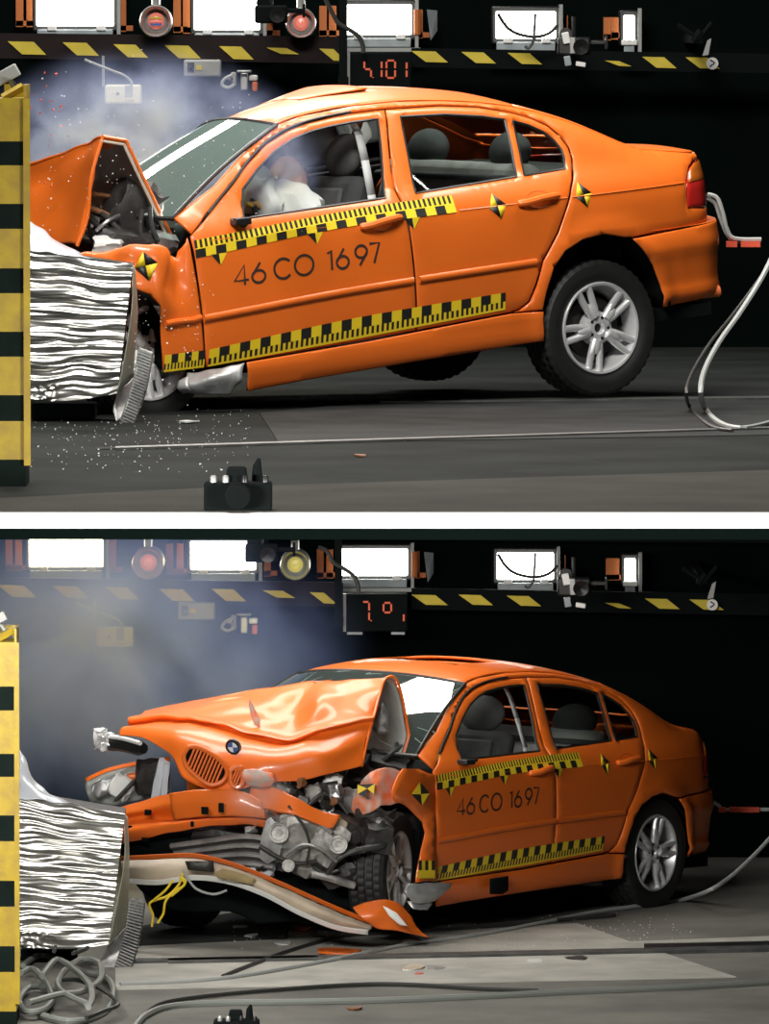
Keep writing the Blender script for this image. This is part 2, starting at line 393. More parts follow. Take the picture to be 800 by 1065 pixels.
def glyph(ch, x, w, z, h):
    def P(*q): return [(x+a*w, z+b*h) for a, b in q]
    if ch == '4': return [P((.72, 0), (.72, 1), (0, .25), (1, .25))]
    if ch == '1': return [P((.2, .86), (.75, 1), (.75, 0))]
    if ch == '7': return [P((0, 1), (1, 1), (.38, 0))]
    if ch == 'O': return [arc(x+w/2, z+h/2, w/2, h/2, 0, 360, 32)]
    if ch == 'C': return [arc(x+w/2, z+h/2, w/2, h/2, 42, 318, 28)]
    if ch == '6': return [arc(x+w/2, z+h*.31, w/2, h*.31, 0, 360, 26), P((.66, 1), (.06, .42))]
    if ch == '9': return [arc(x+w/2, z+h*.69, w/2, h*.31, 0, 360, 26), P((.94, .58), (.34, 0))]
def out(q, o=.003): return lambda a, b: side(a, b, -o)
def target(parent, s, z, w, h, name='crosshair_target', f=None):
    f = f or out(0); mb = MB(); q = 4
    c = (s, z); T = (s-w*.12, z+h/2); B = (s+w*.12, z-h/2); L = (s-w/2, z-h*.04); R_ = (s+w/2, z+h*.04)
    for tri, m in (((L, c, T), 1), ((T, c, R_), 0), ((R_, c, B), 1), ((B, c, L), 0)):
        mb.add([f(*p) for p in tri], [(0, 1, 2)], m)
    return mb.build(name, [M['black'], M['yellow']], parent, solid=.001)
def tape(parent, xs, ztop, zbot, teeth_up, period=.1143, name='scale_tape', phase=0):
    mb = MB(); f = out(0); n = 8; st = period/n; N = int((xs[1]-xs[0])/st)
    for i in range(N):
        x0 = xs[0]+i*st; x1 = x0+st; j = i+phase
        rows = [(0, .12, 1), (.12, .5, 0 if j % 2 == 0 else 1), (.5, 1, 0 if (j//4) % 2 == 0 else 1)] if teeth_up else \
               [(0, .52, 0 if (j//4) % 2 else 1), (.52, .88, 0 if j % 2 == 0 else 1), (.88, 1, 1)]
        if teeth_up: rows = [(0, .46, 0 if j % 2 == 0 else 1), (.46, .52, 1), (.52, 1, 0 if (j//4) % 2 == 0 else 1)]
        for a, b, m in rows:
            P = []
            for xx, r in ((x0, b), (x1, b), (x1, a), (x0, a)):
                zt, zb = ztop(xx), zbot(xx); P.append(f(xx, zt+(zb-zt)*r))
            mb.add(P, [(0, 1, 2, 3)], m)
    return mb.build(name, [M['black'], M['yellow']], parent, smooth=False)

def wheel(parent, loc, toe=0, camber=0, spin=0, pitch=0, flat=0):
    """tyre with rim, spokes and hub; outer face towards -y"""
    Rm = Matrix.Rotation(rad(toe), 4, 'Z') @ Matrix.Rotation(rad(camber), 4, 'X') @ Matrix.Rotation(rad(spin), 4, 'Y')
    T = Matrix.Translation(loc) @ Rm
    prof = [(.222, -.088), (.245, -.104), (.275, -.110), (.312, -.103), (.325, -.089), (.330, -.084), (.330, -.056), (.322, -.054), (.322, -.046), (.333, -.044), (.333, -.012), (.323, -.010),
            (.323, .002), (.333, .004), (.333, .036), (.323, .038), (.323, .046), (.330, .048), (.330, .084), (.325, .088), (.312, .103), (.275, .110), (.24, .104), (.21, .09)]
    def md(k, i, r):
        if 4 <= i <= 19 and i not in (7, 8, 11, 12, 15, 16):
            return r-(.006 if (k+(i//4)) % 3 == 0 else 0)
        return r
    mb = MB(); mb.lathe(prof, seg=132, mod=md)
    ty = mb.build('wheel', M['rubber'], parent, ang=30); ty.matrix_local = T
    mb = MB(); mb.lathe([(.224, -.092), (.219, -.098), (.212, -.096), (.207, -.085), (.200, -.06), (.188, -.03), (.182, .02), (.19, .08)], seg=64)
    mb.build('rim', M['silver'], ty, ang=40, solid=.004)
    mb = MB(); mb.lathe([(.001, -.02), (.15, -.02), (.15, .0), (.001, 0)], seg=32)
    mb.build('brake_disc', M['dirtyblack'], ty)
    mb = MB(); mb.lathe([(.022, -.035), (.022, -.074), (.03, -.084), (.058, -.083), (.078, -.074), (.085, -.05), (.085, -.03)], seg=40)
    for k in range(5):
        a = 2*math.pi*(k+.5)/5
        mb.lathe([(.001, -.0845), (.0085, -.0845), (.0085, -.07)], (.052*math.cos(a), 0, .052*math.sin(a)), seg=10, m=1)
    mb.lathe([(.001, -.06), (.022, -.06), (.022, -.03)], seg=20, m=1)
    mb.build('hub', [M['silver'], M['blackp']], ty, ang=40)
    for k in range(5):
        a0 = 2*math.pi*k/5+.15; mb = MB()
        for s in (-1, 1):
            P = []; rr = []
            for r, off, y in ((.06, .20, -.075), (.10, .21, -.078), (.14, .185, -.078), (.18, .165, -.080), (.212, .15, -.084)):
                a = a0+s*off; P.append((r*math.cos(a), y, r*math.sin(a))); rr.append(.0155 if r < .2 else .013)
            mb.tube(path(P, 3), .0178, 8)
        a = a0; mb.tube([(r*math.cos(a), y, r*math.sin(a)) for r, y in ((.06, -.072), (.10, -.074), (.128, -.074))], [.027, .027, .016], 8)
        mb.build('spoke', M['silver'], ty, ang=45)
    return ty
def headrest_seat(parent, x, y, name, back_h=.98, rake=.30, wdt=.50):
    mb = MB()
    def rb(c, sz, ry, mm=0):
        mb.box(c, sz, Matrix.Rotation(ry, 3, 'Y'), mm)
    rb((x-.05, y, .47), (.55, wdt, .16), -.12)
    o = mk(name, mb.v, mb.f, M['seatd'], parent, bev=.05)
    mb = MB(); rb((x+.30, y, .76), (.13, wdt-.02, .58), rake); mk('backrest', mb.v, mb.f, M['seatd'], o, bev=.05)
    mb = MB(); rb((x+.225, y, .76), (.03, wdt-.18, .48), rake); mk('backrest_insert', mb.v, mb.f, M['seat'], o, bev=.014)
    mb = MB(); bm = bmesh.new(); bmesh.ops.create_uvsphere(bm, u_segments=20, v_segments=12, radius=1)
    V = [Matrix.Rotation(rake, 3, 'Y') @ Vector((v.co.x*.065, v.co.y*.15, v.co.z*.11)).xyz+Vector((x+.415, y, 1.13)) for v in bm.verts]
    F = [tuple(v.index for v in f.verts) for f in bm.faces]; bm.free()
    mk('headrest', V, F, M['seat'], o)
    mb = MB()
    for s in (-.06, .06): mb.tube([(x+.385, y+s, .98), (x+.41, y+s, 1.08)], .008, 6)
    mb.build('headrest_posts', M['dsilver'], o)
    return o
def ellipsoid(name, c, r, m, parent, rot=(0, 0, 0), nz=0, seed=0, seg=24):
    bm = bmesh.new(); bmesh.ops.create_uvsphere(bm, u_segments=seg, v_segments=seg//2, radius=1); E = Euler(rot).to_matrix()
    V = []
    for v in bm.verts:
        p = v.co.copy()
        if nz: p *= 1+nz*noise.noise(p*1.8+Vector((seed, 0, seed)))
        V.append(E @ Vector((p.x*r[0], p.y*r[1], p.z*r[2]))+Vector(c))
    F = [tuple(v.index for v in f.verts) for f in bm.faces]; bm.free()
    return mk(name, V, F, m, parent)

def car_body(car, ws, sill_front, open_roof):
    """cabin and rear of the saloon, all undamaged panels"""
    for sg in (-1, 1):
        fl = sg < 0
        F = lambda a, b, d=0, sg=sg: side(a, b, d, sgn=sg)
        flip = (sg > 0)
        fd = panel('front_door', DOORF[::-1][:1]+FRAME+BP[1:]+[(1.32, .283), (.85, .262)]+DOORF[:-1], F, M['orange'], car, [FWIN], flip=flip)
        rd = panel('rear_door', [BP[0]][:0]+FRAME_R+DREAR[1:]+[(1.613, .30)]+[(x+.008, z) for x, z in BP[::-1][1:-1]], F, M['orange'], car, [RWIN, QWIN], flip=flip)
        # roof rail, pillars and rear quarter in one pressing
        top_l = [(.33, .958), (.45, 1.015), (.60, 1.083), (.70, 1.146), (.80, 1.209), (.95, 1.286), (1.05, 1.326), (1.2, 1.356), (1.5, 1.377), (1.75, 1.377), (2.0, 1.36), (2.2, 1.335), (2.4, 1.297),
                 (2.55, 1.25), (2.7, 1.194), (2.85, 1.127), (2.97, 1.069), (3.08, 1.030), (3.25, 1.004), (3.45, .981), (3.62, .972)]
        q = top_l+[(3.64, .95), (3.42, .948), (3.35, .925), (3.29, .865), (3.27, .79), (3.275, .727), (3.45, .712), (3.9, .708), (3.9, .66), (3.42, .648), (2.86, .628)]
        q += [(2.815, .632), (2.691, .660), (2.565, .645), (2.461, .600), (2.391, .525), (2.346, .409), (2.328, .326)]
        q += [(2.155, .326), (2.207, .337), (2.262, .37), (2.299, .447), (2.342, .562), (2.437, .687), (2.507, .817), (2.552, .897), (2.60, .962), (2.625, 1.03), (2.625, 1.083), (2.598, 1.142), (2.545, 1.199), (2.463, 1.243), (2.362, 1.279), (2.192, 1.319), (1.98, 1.344), (1.672, 1.354), (1.47, 1.352), (1.33, 1.343), (1.207, 1.33), (1.086, 1.306), (.946, 1.256), (.805, 1.175), (.695, 1.095), (.575, 1.015), (.49, .962), (.37, .88)]
        panel('body_side', q, F, M['orange'], car, flip=flip, sp=.045)
        sb = lambda z: .012+.018*max(0, 1-abs(z-.20)/.09)
        panel('sill', [(sill_front, .095+.04*(sill_front-.4)), (1.0, .125), (1.6, .148), (2.335, .172), (2.325, .318), (2.145, .325), (1.32, .275), (sill_front-.02, .248)], lambda a, b, d=0, sg=sg: side(a, b, d, bulge=sb, sgn=sg), M['orange'], car, flip=flip, sp=.035)
        bb = lambda z: .010+.016*math.exp(-((z-.55)/.045)**2)+.022*math.exp(-((z-.315)/.03)**2)
        bo = [(2.86, .62)]+ARCH2[:1]+ARCH2[1:]+[(3.35, .272), (3.7, .262), (4.25, .26), (4.25, .655), (3.42, .640)]
        panel('rear_bumper', bo, lambda a, b, d=0, sg=sg: side(a, b, d, ext=.47, bulge=bb, sgn=sg), M['orange'], car, flip=flip, sp=.03)
        mb = MB(); n = 22; ss = [3.0+1.25*i/n for i in range(n+1)]
        mb.add([p for s in ss for p in (side(s, .643, .006, ext=.47, bulge=bb, sgn=sg), side(s, .648, .03, sgn=sg))], [(2*i, 2*i+1, 2*i+3, 2*i+2) for i in range(n)]); mb.build('bumper_ledge', M['orange'], car)
        # tail lamp wraps the corner
        tl = [(3.275, .735), (3.275, .79), (3.295, .862), (3.355, .918), (3.43, .94), (3.72, .94), (3.72, .72), (3.45, .72)]
        tlo = panel('tail_lamp', tl, F, M['red'], car, flip=flip, sp=.03)
        panel('indicator_lens', [(3.298, .85), (3.355, .918), (3.43, .94), (3.72, .94), (3.72, .86)], lambda a, b, d=0, sg=sg: side(a, b, d-.004, sgn=sg), M['amber'], tlo, flip=flip, sp=.03)
        # rear door and quarter panes sit inside the door
        panel('window_pane', [(x, z) for x, z in RWIN], lambda a, b, d=0, sg=sg: side(a, b, .012, sgn=sg), M['glass'], rd, flip=flip, edge=0, solid=0, roll=0, sp=.12)
        panel('window_pane', [(x, z) for x, z in QWIN], lambda a, b, d=0, sg=sg: side(a, b, .012, sgn=sg), M['glass'], rd, flip=flip, edge=0, solid=0, roll=0, sp=.12)
        for nm, W, pr in (('window_seal', FWIN, fd), ('window_seal', RWIN, rd), ('window_seal', QWIN, rd)):
            mb = MB(); mb.tube([side(x, z, .006, sgn=sg) for x, z in dens(W, .05)], .0075, 6, closed=True); mb.build(nm, M['blackp'], pr)
        # rubbing strip, handles
        for (a, b), pr in (((.40, 1.585), fd), ((1.62, 2.30), rd)):
            mb = MB(); n = 14; zz = lambda x: .480+.0425*(x-.39)/1.0*1.0
            mo = spl([(.39, .480), (1.312, .533), (2.296, .562)])
            for i in range(n):
                x0 = a+(b-a)*i/n; x1 = a+(b-a)*(i+1)/n
                P = []
                for xx in (x0, x1):
                    z0 = mo(xx)
                    for dz, o in ((-.018, .001), (-.013, .011), (0, .014), (.013, .011), (.018, .001)): P.append(side(xx, z0+dz, -o, sgn=sg))
                mb.add(P, [(k, k+1, k+6, k+5) for k in range(4)])
            mb.build('rubbing_strip', M['orange'], pr, ang=60)
        for (x0, x1, z0, z1), pr in (((1.30, 1.535, .828, .850), fd), ((2.214, 2.455, .852, .868), rd)):
            mb = MB()
            mb.tube(path([side(x0, z0, -.004, sgn=sg), side(x0+.05, z0+.004, -.024, sgn=sg), side((x0+x1)/2, (z0+z1)/2+.006, -.034, sgn=sg), side(x1-.04, z1+.003, -.028, sgn=sg), side(x1, z1, -.004, sgn=sg)], 5), [.012]+[.017]*19+[.013], 8)
            h = mb.build('door_handle', M['orange'], pr)
            mb = MB(); cx = (x0+x1)/2+.01; cz = (z0+z1)/2
            vs = [side(cx, cz, .012, sgn=sg)]+[side(cx+.075*math.cos(a*math.pi/10), cz+.042*math.sin(a*math.pi/10), -.0015, sgn=sg) for a in range(20)]
            mb.add(vs, [(0, 1+i, 1+(i+1) % 20) for i in range(20)]); mb.build('handle_recess', M['orange_in'], pr)
        for a, b in ((1.88, 2.505), (2.535, 3.26)):
            mb = MB(); mb.tube([side(a+(b-a)*i/10, .846+.008*(a+(b-a)*i/10)/3, -.0005, sgn=sg) for i in range(11)], .0032, 6); mb.build('waist_crease', M['orange'], fd if a < 1 else rd if a < 2 else car)
        # inner door card, wheel arch liner
        panel('door_card', [(.44, .28), (.46, .90), (.68, .915), (1.5, .935), (1.57, .94), (1.58, .32)], lambda a, b, d=0, sg=sg: side(a, b, .07, sgn=sg), M['trimd'], fd, flip=not flip, edge=0, roll=0, solid=.02)
        panel('door_card', [(1.64, .34), (1.62, .94), (2.53, .965), (2.33, .58), (2.2, .36)], lambda a, b, d=0, sg=sg: side(a, b, .07, sgn=sg), M['trimd'], rd, flip=not flip, edge=0, roll=0, solid=.02)
        mb = MB(); mb.add([(2.70+.40*math.cos(a*math.pi/16), sg*(y), .27+.385*math.sin(a*math.pi/16)) for a in range(17) for y in (.835, .55)], [(2*i, 2*i+1, 2*i+3, 2*i+2) for i in range(16)])
        mb.build('wheel_arch_liner', M['blackm'], car, solid=.01)
        mb = MB(); mb.add([(2.70+.40*math.cos(a*math.pi/16), sg*.55, .27+.385*math.sin(a*math.pi/16)) for a in range(17)]+[(2.7, sg*.55, .2)], [(i, i+1, 17) for i in range(16)])
        mb.build('wheel_arch_inner', M['blackm'], car)
        # bright shoulder strip at the windscreen pillar (water channel)
        mb = MB(); mb.tube(path([side(x, z+.012, -.004, sgn=sg) for x, z in FRAME[:9]], 3), .007, 6); mb.build('pillar_seal', M['blackp'], car)
        # seat belt on the pillar
        mb = MB(); P = [side(x, z, .075, sgn=sg) for x, z in ((1.50, 1.30), (1.515, 1.24), (1.50, 1.12), (1.47, .96), (1.46, .6))]
        for i in range(4): mb.add([P[i]+Vector((-.022, 0, 0)), P[i]+Vector((.022, 0, 0)), P[i+1]+Vector((.022, 0, 0)), P[i+1]+Vector((-.022, 0, 0))], [(0, 1, 2, 3)])
        mb.build('seat_belt', M['belt'], car, solid=.003)
    # roof with sunroof, rear window, boot lid
    fr = [(1.06, -.99), (1.0, -.75), (.95, -.4), (.935, 0), (.95, .4), (1.0, .75), (1.06, .99)]
    re = [(2.42, .99), (2.44, .9), (2.36, .6), (2.33, 0), (2.36, -.6), (2.44, -.9), (2.42, -.99)]
    hole = [(1.37, -.56), (1.35, 0), (1.37, .56), (1.77, .56), (1.77, -.56)]
    rf = panel('roof', fr+re, top, M['orange'], car, [hole] , sp=.06, solid=.012)
    lift = (.013 if open_roof == 'tilt' else -.004)
    sr = panel('sunroof', [(1.378, -.545), (1.358, 0), (1.378, .545), (1.762, .545), (1.762, -.545)],
          (lambda a, b, d=0: top(a, b, d)+Vector((0, 0, .004+lift*max(0, (a-1.36)/.4)))) if open_roof == 'tilt' else (lambda a, b, d=0: top(a+.36, b, d)+Vector((0, 0, -.03))), M['orange'], rf, sp=.06)
    panel('headlining', [(1.02, -.9), (.98, 0), (1.02, .9), (2.4, .9), (2.4, -.9)], lambda a, b, d=0: top(a, b, .04), M['headliner'], rf, [hole], flip=True, edge=0, roll=0, solid=0)
    for sg in (-1, 1):
        panel('rear_pillar_fill', [(2.43, sg*.99), (2.45, sg*.86), (2.95, sg*.86), (3.06, sg*.99)], top, M['orange'], rf, flip=(sg > 0), sp=.05)
    panel('rear_window', [(2.44, -.87), (2.37, -.55), (2.34, 0), (2.37, .55), (2.44, .87), (2.95, .87), (3.02, .5), (3.03, 0), (3.02, -.5), (2.95, -.87)], lambda a, b, d=0: top(a, b, .008), M['glass'], car, edge=0, roll=0, solid=0, sp=.1)
    tlid = panel('boot_lid', [(3.07, -.99), (2.97, -.87), (3.04, -.5), (3.05, 0), (3.04, .5), (2.97, .87), (3.07, .99), (3.46, .99), (3.56, .9), (3.57, 0), (3.56, -.9), (3.46, -.99)], top, M['orange'], car, sp=.05)
    for sg in (-1, 1):
        panel('boot_face', [(3.75, .66), (3.75, .955), (3.65, .972), (4.25, .985), (4.25, .66)], lambda a, b, d=0, sg=sg: side(a, b, d-.004, sgn=sg), M['orange'], tlid, flip=(sg > 0))
    # windscreen
    def WS(a, b, d=0):  # a across -1..1, b up 0..1
        x0, z0 = .33, .955; x1, z1 = 1.05, 1.328
        lo = Vector((.12+.21*abs(a)**2.2, a*.765, .985-.03*a*a)); hi = Vector((.945+.105*abs(a)**2.2, a*.592, 1.375-.045*abs(a)**2.3))
        p = lo.lerp(hi, b); bow = math.sin(math.pi*b)*.02
        return p+Vector((-bow*.5, 0, bow))+Vector((d*.4, 0, -d))
    panel('windscreen', [(-.985, 0), (0, 0), (.985, 0), (.985, 1), (0, 1), (-.985, 1)], lambda a, b, d=0: WS(a, b), ws, car, edge=0, roll=0, solid=0, sp=.08)
    mb = MB(); mb.tube([WS(a/10, 1) for a in range(-10, 11)], .009, 6); mb.tube([WS(-.99, b/10) for b in range(11)], .010, 6); mb.tube([WS(.99, b/10) for b in range(11)], .010, 6); mb.tube([WS(a/10, 0) for a in range(-10, 11)], .012, 6)
    mb.build('windscreen_seal', M['blackp'], car)
    # interior
    mb = MB(); mb.box((1.9, 0, .22), (3.0, 1.5, .06)); mb.box((2.9, 0, .5), (.04, 1.4, .62)); mb.box((.42, 0, .5), (.06, 1.5, .5)); mb.box((3.2, 0, .45), (.6, 1.1, .22)); mb.build('floor_pan', M['blackm'], car, smooth=False)
    mb = MB(); mb.box((2.68, 0, .945), (.62, 1.25, .03)); mb.build('parcel_shelf', M['seatd'], car, bev=.01)
    mb = MB(); mb.box((.60, 0, .80), (.34, 1.36, .22), Matrix.Rotation(.12, 3, 'Y')); mb.build('dashboard', M['trimd'], car, bev=.05)
    for sg in (-1, 1): headrest_seat(car, 1.15, sg*.36, 'front_seat')
    mb = MB(); mb.box((2.10, 0, .50), (.52, 1.30, .18)); rs = mb.build('rear_seat', M['seatd'], car, bev=.05)
    mb = MB(); mb.box((2.42, 0, .78), (.14, 1.26, .48), Matrix.Rotation(.36, 3, 'Y')); mb.build('backrest', M['seat_lit'], rs, bev=.05)
    for y in (-.36, .36): ellipsoid('headrest', (2.53, y, 1.06), (.075, .15, .10), M['seatd'], rs, (0, .3, 0))
    mb = MB(); mb.tube([(.92+.06*math.sin(a)*.4, -.36+.185*math.cos(a), .90+.17*math.sin(a)) for a in [i*math.pi/12 for i in range(24)]], .014, 8, closed=True)
    mb.tube([(.93, -.54, .90), (.90, -.36, .90), (.93, -.18, .90)], .016, 6); mb.tube([(.70, -.36, .84), (.90, -.36, .90)], .03, 8); mb.build('steering_wheel', M['blackp'], car)
    mb = MB(); mb.tube(path([(.40, -.73, .58), (.4, .73, .58)], 2), .05, 8); mb.build('bulkhead_bar', M['dirtyblack'], car)
    # markings on the left side
    tt = spl([(.37, .853), (1.474, .918), (1.865, .926)]); tb = spl([(.37, .769), (1.332, .838), (1.865, .845)])
    t1 = tape(car, (.372, 1.862), tt, tb, True)
    f = out(0)
    for s in (.50, 1.045, 1.60):
        mb = MB(); zb = tb(s); mb.add([f(s-.045, zb), f(s, zb), f(s+.005, zb-.055)], [(0, 2, 1)], 0); mb.add([f(s, zb), f(s+.045, zb), f(s+.005, zb-.055)], [(0, 2, 1)], 1)
        mb.build('tape_arrow', [M['black'], M['yellow']], t1, smooth=False)
    tape(car, (.432, 2.118), spl([(.39, .327), (1.312, .400), (2.118, .432)]), spl([(.39, .246), (1.319, .298), (2.118, .348)]), False)
    target(car, 2.098, .850, .10, .125); target(car, 2.604, .858, .098, .125)
    f = out(0, .0025)
    for ch, x, w in (('4', .577, .080), ('6', .676, .074), ('C', .802, .100), ('O', .918, .104), ('1', 1.095, .042), ('6', 1.154, .068), ('9', 1.262, .066), ('7', 1.345, .056)):
        z = .617+(x-.577)*.042; mb = MB()
        for st in glyph(ch, x, w, z, .094): ribbon(mb, st, .0062, f)
        mb.build('painted_character', M['ink'], car, smooth=False)

# ------------------------------------------------------------------ the two test bays, one above the other
ZL = -3.31; YE = -8.78; YU = 8.0; YB = 12.0
def struct(name, mb, m, **kw):
    o = mb.build(name, m, None, **kw); o['kind'] = 'structure'; return o
mb = MB(); mb.box((0, (YE+.02+13)/2, -.03), (16, 13-YE-.02, .06)); struct('floor', mb, M['concrete'], smooth=False)
sl = at(400, 533.2, YE); sb_ = at(400, 548.3, YE)
mb = MB(); mb.box((0, YE-.02, (0+sb_.z)/2-.0005), (16, .08, 0.001-sb_.z)); struct('trim_1', mb, M['slabwhite'], smooth=False)
mb = MB(); mb.box((0, (YE+.06+13)/2, sb_.z-.02), (16, 13-YE-.06, .06-.001)); struct('ceiling', mb, M['curtain'], smooth=False)
mb = MB(); mb.box((0, (YE+13)/2, ZL-.05), (16, 13-YE, .1)); struct('floor', mb, M['concrete_pale'], smooth=False)
mb = MB(); mb.box((0, YU+.1, 2.5), (16, .2, 5)); struct('wall_back', mb, M['curtain'], smooth=False)
mb = MB(); mb.box((0, YB+.1, (ZL-.08)/2), (16, .2, -ZL-.08)); struct('wall_back', mb, M['curtain'], smooth=False)

def floor_strip(name, label, pts, z, m, h=.006):
    P = [ground(u, v, z) for u, v in pts]; n = len(P)
    mb = MB(); mb.add([p+Vector((0, 0, .0006)) for p in P]+[p+Vector((0, 0, h)) for p in P], [tuple(range(n, 2*n))]+[(i, (i+1) % n, n+(i+1) % n, n+i) for i in range(n)])
    o = mb.build(name, m, None, smooth=False); return tag(o, label, 'floor plate' if 'plate' in name else 'rail')
# upper bay floor: plates and guide rails
floor_strip('floor_plate', 'pale floor plate nearest the white edge of the upper bay', [(-60, 522), (240, 507), (860, 488), (860, 532.6), (-60, 532.6)], 0, mat('worn_floor_front', (.050, .048, .042), .9, spec=.1, col2=(.036, .035, .031), vs=2., bump=.25, bs=50), .004)
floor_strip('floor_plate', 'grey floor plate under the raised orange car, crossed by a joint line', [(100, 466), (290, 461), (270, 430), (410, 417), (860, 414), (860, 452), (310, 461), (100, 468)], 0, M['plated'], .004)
floor_strip('guide_rail', 'thin steel guide rail behind the lifted rear wheel', [(395, 417.6), (870, 413.6), (870, 415.6), (395, 420)], 0, M['rail'], .012)
floor_strip('guide_rail', 'thin steel guide rail in front of the raised orange car', [(120, 467), (870, 444), (870, 445.2), (120, 468.6)], 0, M['rail'], .012)
# lower bay floor
floor_strip('floor_plate', 'broad pale floor plate in front of the wrecked orange car', [(120, 1008), (118, 986), (420, 972), (600, 961), (670, 985), (766, 1017), (120, 1030)], ZL, M['plate'], .006)
floor_strip('floor_plate', 'narrow pale plate beside the rail, right of the broad plate', [(652, 980), (860, 972), (860, 986), (690, 992)], ZL, M['plate'], .005)
floor_strip('guide_rail', 'long steel guide rail running past the wrecked orange car', [(175, 1000), (870, 985), (870, 988.5), (175, 1003.5)], ZL, M['rail'], .02)
floor_strip('guide_rail', 'short steel guide rail under the torn bumper', [(120, 1001), (330, 997.2), (330, 999.2), (120, 1003.8)], ZL, M['rail'], .02)
floor_strip('guide_rail', 'dark rail slot along the right end of the lower bay', [(670, 984.5), (870, 980.5), (870, 984), (670, 988)], ZL, M['blackp'], .018)
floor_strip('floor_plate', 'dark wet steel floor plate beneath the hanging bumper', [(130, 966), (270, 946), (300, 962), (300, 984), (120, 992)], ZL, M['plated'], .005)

# ------------------------------------------------------------------ lamps, hazard boards and instruments on the back walls
def pbox(mb, x0, x1, y0, y1, Y, d, m=0):
    """box that covers a pixel rectangle at distance Y, d deep towards the wall"""
    a = at(x0, y0, Y); b = at(x1, y1, Y)
    return mb.box(((a.x+b.x)/2, Y+d/2, (a.z+b.z)/2), (abs(b.x-a.x), d, abs(a.z-b.z)), None, m)
def flood_lamp(x0, x1, y0, y1, Y, bars, label, tilt=0, grp=''):
    c = at((x0+x1)/2, (y0+y1)/2, Y); t = empty('flood_lamp', Matrix.Translation(c)); tag(t, label, 'flood lamp', grp)
    w = (x1-x0)/ppm(Y); h = (y1-y0)/ppm(Y)
    mb = MB(); mb.box((0, .14, 0), (w+.05, .22, h+.06)); mb.build('housing', M['blackp'], t, bev=.01)
    mb = MB(); mb.box((0, .02, 0), (w, .03, h)); mb.build('lit_panel', M['lampglow'], t, bev=.006)
    mb = MB(); mb.box((0, .01, -h/2-.045), (w*.98, .05, .05)); mb.build('glass_strip', M['lampglass'], t, bev=.005)
    mb = MB(); mb.box((0, 0, -h/2-.085), (w+.1, .06, .022)); mb.box((w/2+.03, 0, -.02), (.02, .06, h+.12)); mb.build('front_frame', M['greybox'], t)
    for s in (-.3, .34):
        mb = MB(); mb.box((w*s, -.01, -h/2-.012), (.05, .05, .03)); mb.build('clip', M['white'], t, bev=.005)
    for bx, by0, by1 in bars:
        a = at(bx, by0, Y); b = at(bx, by1, Y); mb = MB(); hh = a.z-b.z
        mb.box((a.x-c.x, .06, (a.z+b.z)/2-c.z), (.042, .05, hh)); mb.box((a.x-c.x+.02, .06, b.z-c.z+.02), (.08, .05, .03)); mb.build('bracket', M['bracket'], t)
    return t
G1 = 'flood lamps along the upper back wall'; G2 = 'flood lamps along the lower back wall'
flood_lamp(38, 118, -16, 27, YU-.27, [(20, -16, 28), (31, -16, 28), (127, -16, 33)], 'bright flood lamp at the far left of the upper bay', grp=G1)
flood_lamp(202, 270, -16, 31, YU-.27, [(184, -14, 34), (194, -14, 35), (280, 2, 38)], 'bright flood lamp behind the dark camera, upper bay', grp=G1)
flood_lamp(359, 428, 5, 36, YU-.27, [(336, 6, 38), (346, 6, 38), (436, 10, 40)], 'bright flood lamp above the red digit display, upper bay', grp=G1)
flood_lamp(516, 578, 12, 40, YU-.27, [(586, 16, 40), (587, 16, 38)], 'bright flood lamp with dangling cable on the right, upper bay', grp=G1)
flood_lamp(649, 660, 16, 42, YU-.27, [(632, 18, 42), (640, 18, 40)], 'narrow sliver of lamp beside two orange brackets, upper bay', grp=G1)
flood_lamp(30, 107, 561, 590, YB-.27, [(9, 562, 594), (19, 562, 594), (117, 562, 596)], 'bright flood lamp at the far left of the smoky lower bay', grp=G2)
flood_lamp(198, 266, 563, 593, YB-.27, [(176, 566, 598), (187, 566, 598), (278, 570, 600)], 'bright flood lamp behind the dark camera, lower bay', grp=G2)
flood_lamp(355, 424, 571, 599, YB-.27, [(333, 572, 602), (343, 572, 602), (433, 574, 602)], 'bright flood lamp above the digit display, lower bay', grp=G2)
flood_lamp(517, 576, 575, 603, YB-.27, [(584, 578, 602), (585, 578, 600)], 'bright flood lamp with dangling cable on the right, lower bay', grp=G2)
flood_lamp(650, 661, 581, 605, YB-.27, [(634, 581, 604), (641, 581, 604)], 'narrow sliver of lamp beside two orange brackets, lower bay', grp=G2)
for Y, x0, x1, y0, y1, nm in ((YU-.3, 444, 455, 10, 42, 'upper'), (YB-.3, 441, 451, 574, 606, 'lower')):
    t = empty('reflector_panel', Matrix.Translation(at(450, (y0+y1)/2, Y))); tag(t, 'narrow pale reflector panel right of the middle flood lamp, %s bay' % nm, 'reflector')
    P = [at(x0, y0, Y), at(x1, y0+1, Y+.1), at(x1, y1-10, Y+.1), at(x0+4, y1, Y)]
    mk('panel', P+[p+Vector((0, .03, 0)) for p in P], [(3, 2, 1, 0), (4, 5, 6, 7), (0, 1, 5, 4), (1, 2, 6, 5), (2, 3, 7, 6), (3, 0, 4, 7)], M['lampglass'], t, world=True, smooth=False)
    mb = MB(); a = at(x0-10, y0, Y); b = at(x0-10, y1-6, Y); mb.tube([a, b], .02, 6); mk('post', mb.v, mb.f, M['bracket'], t, world=True)
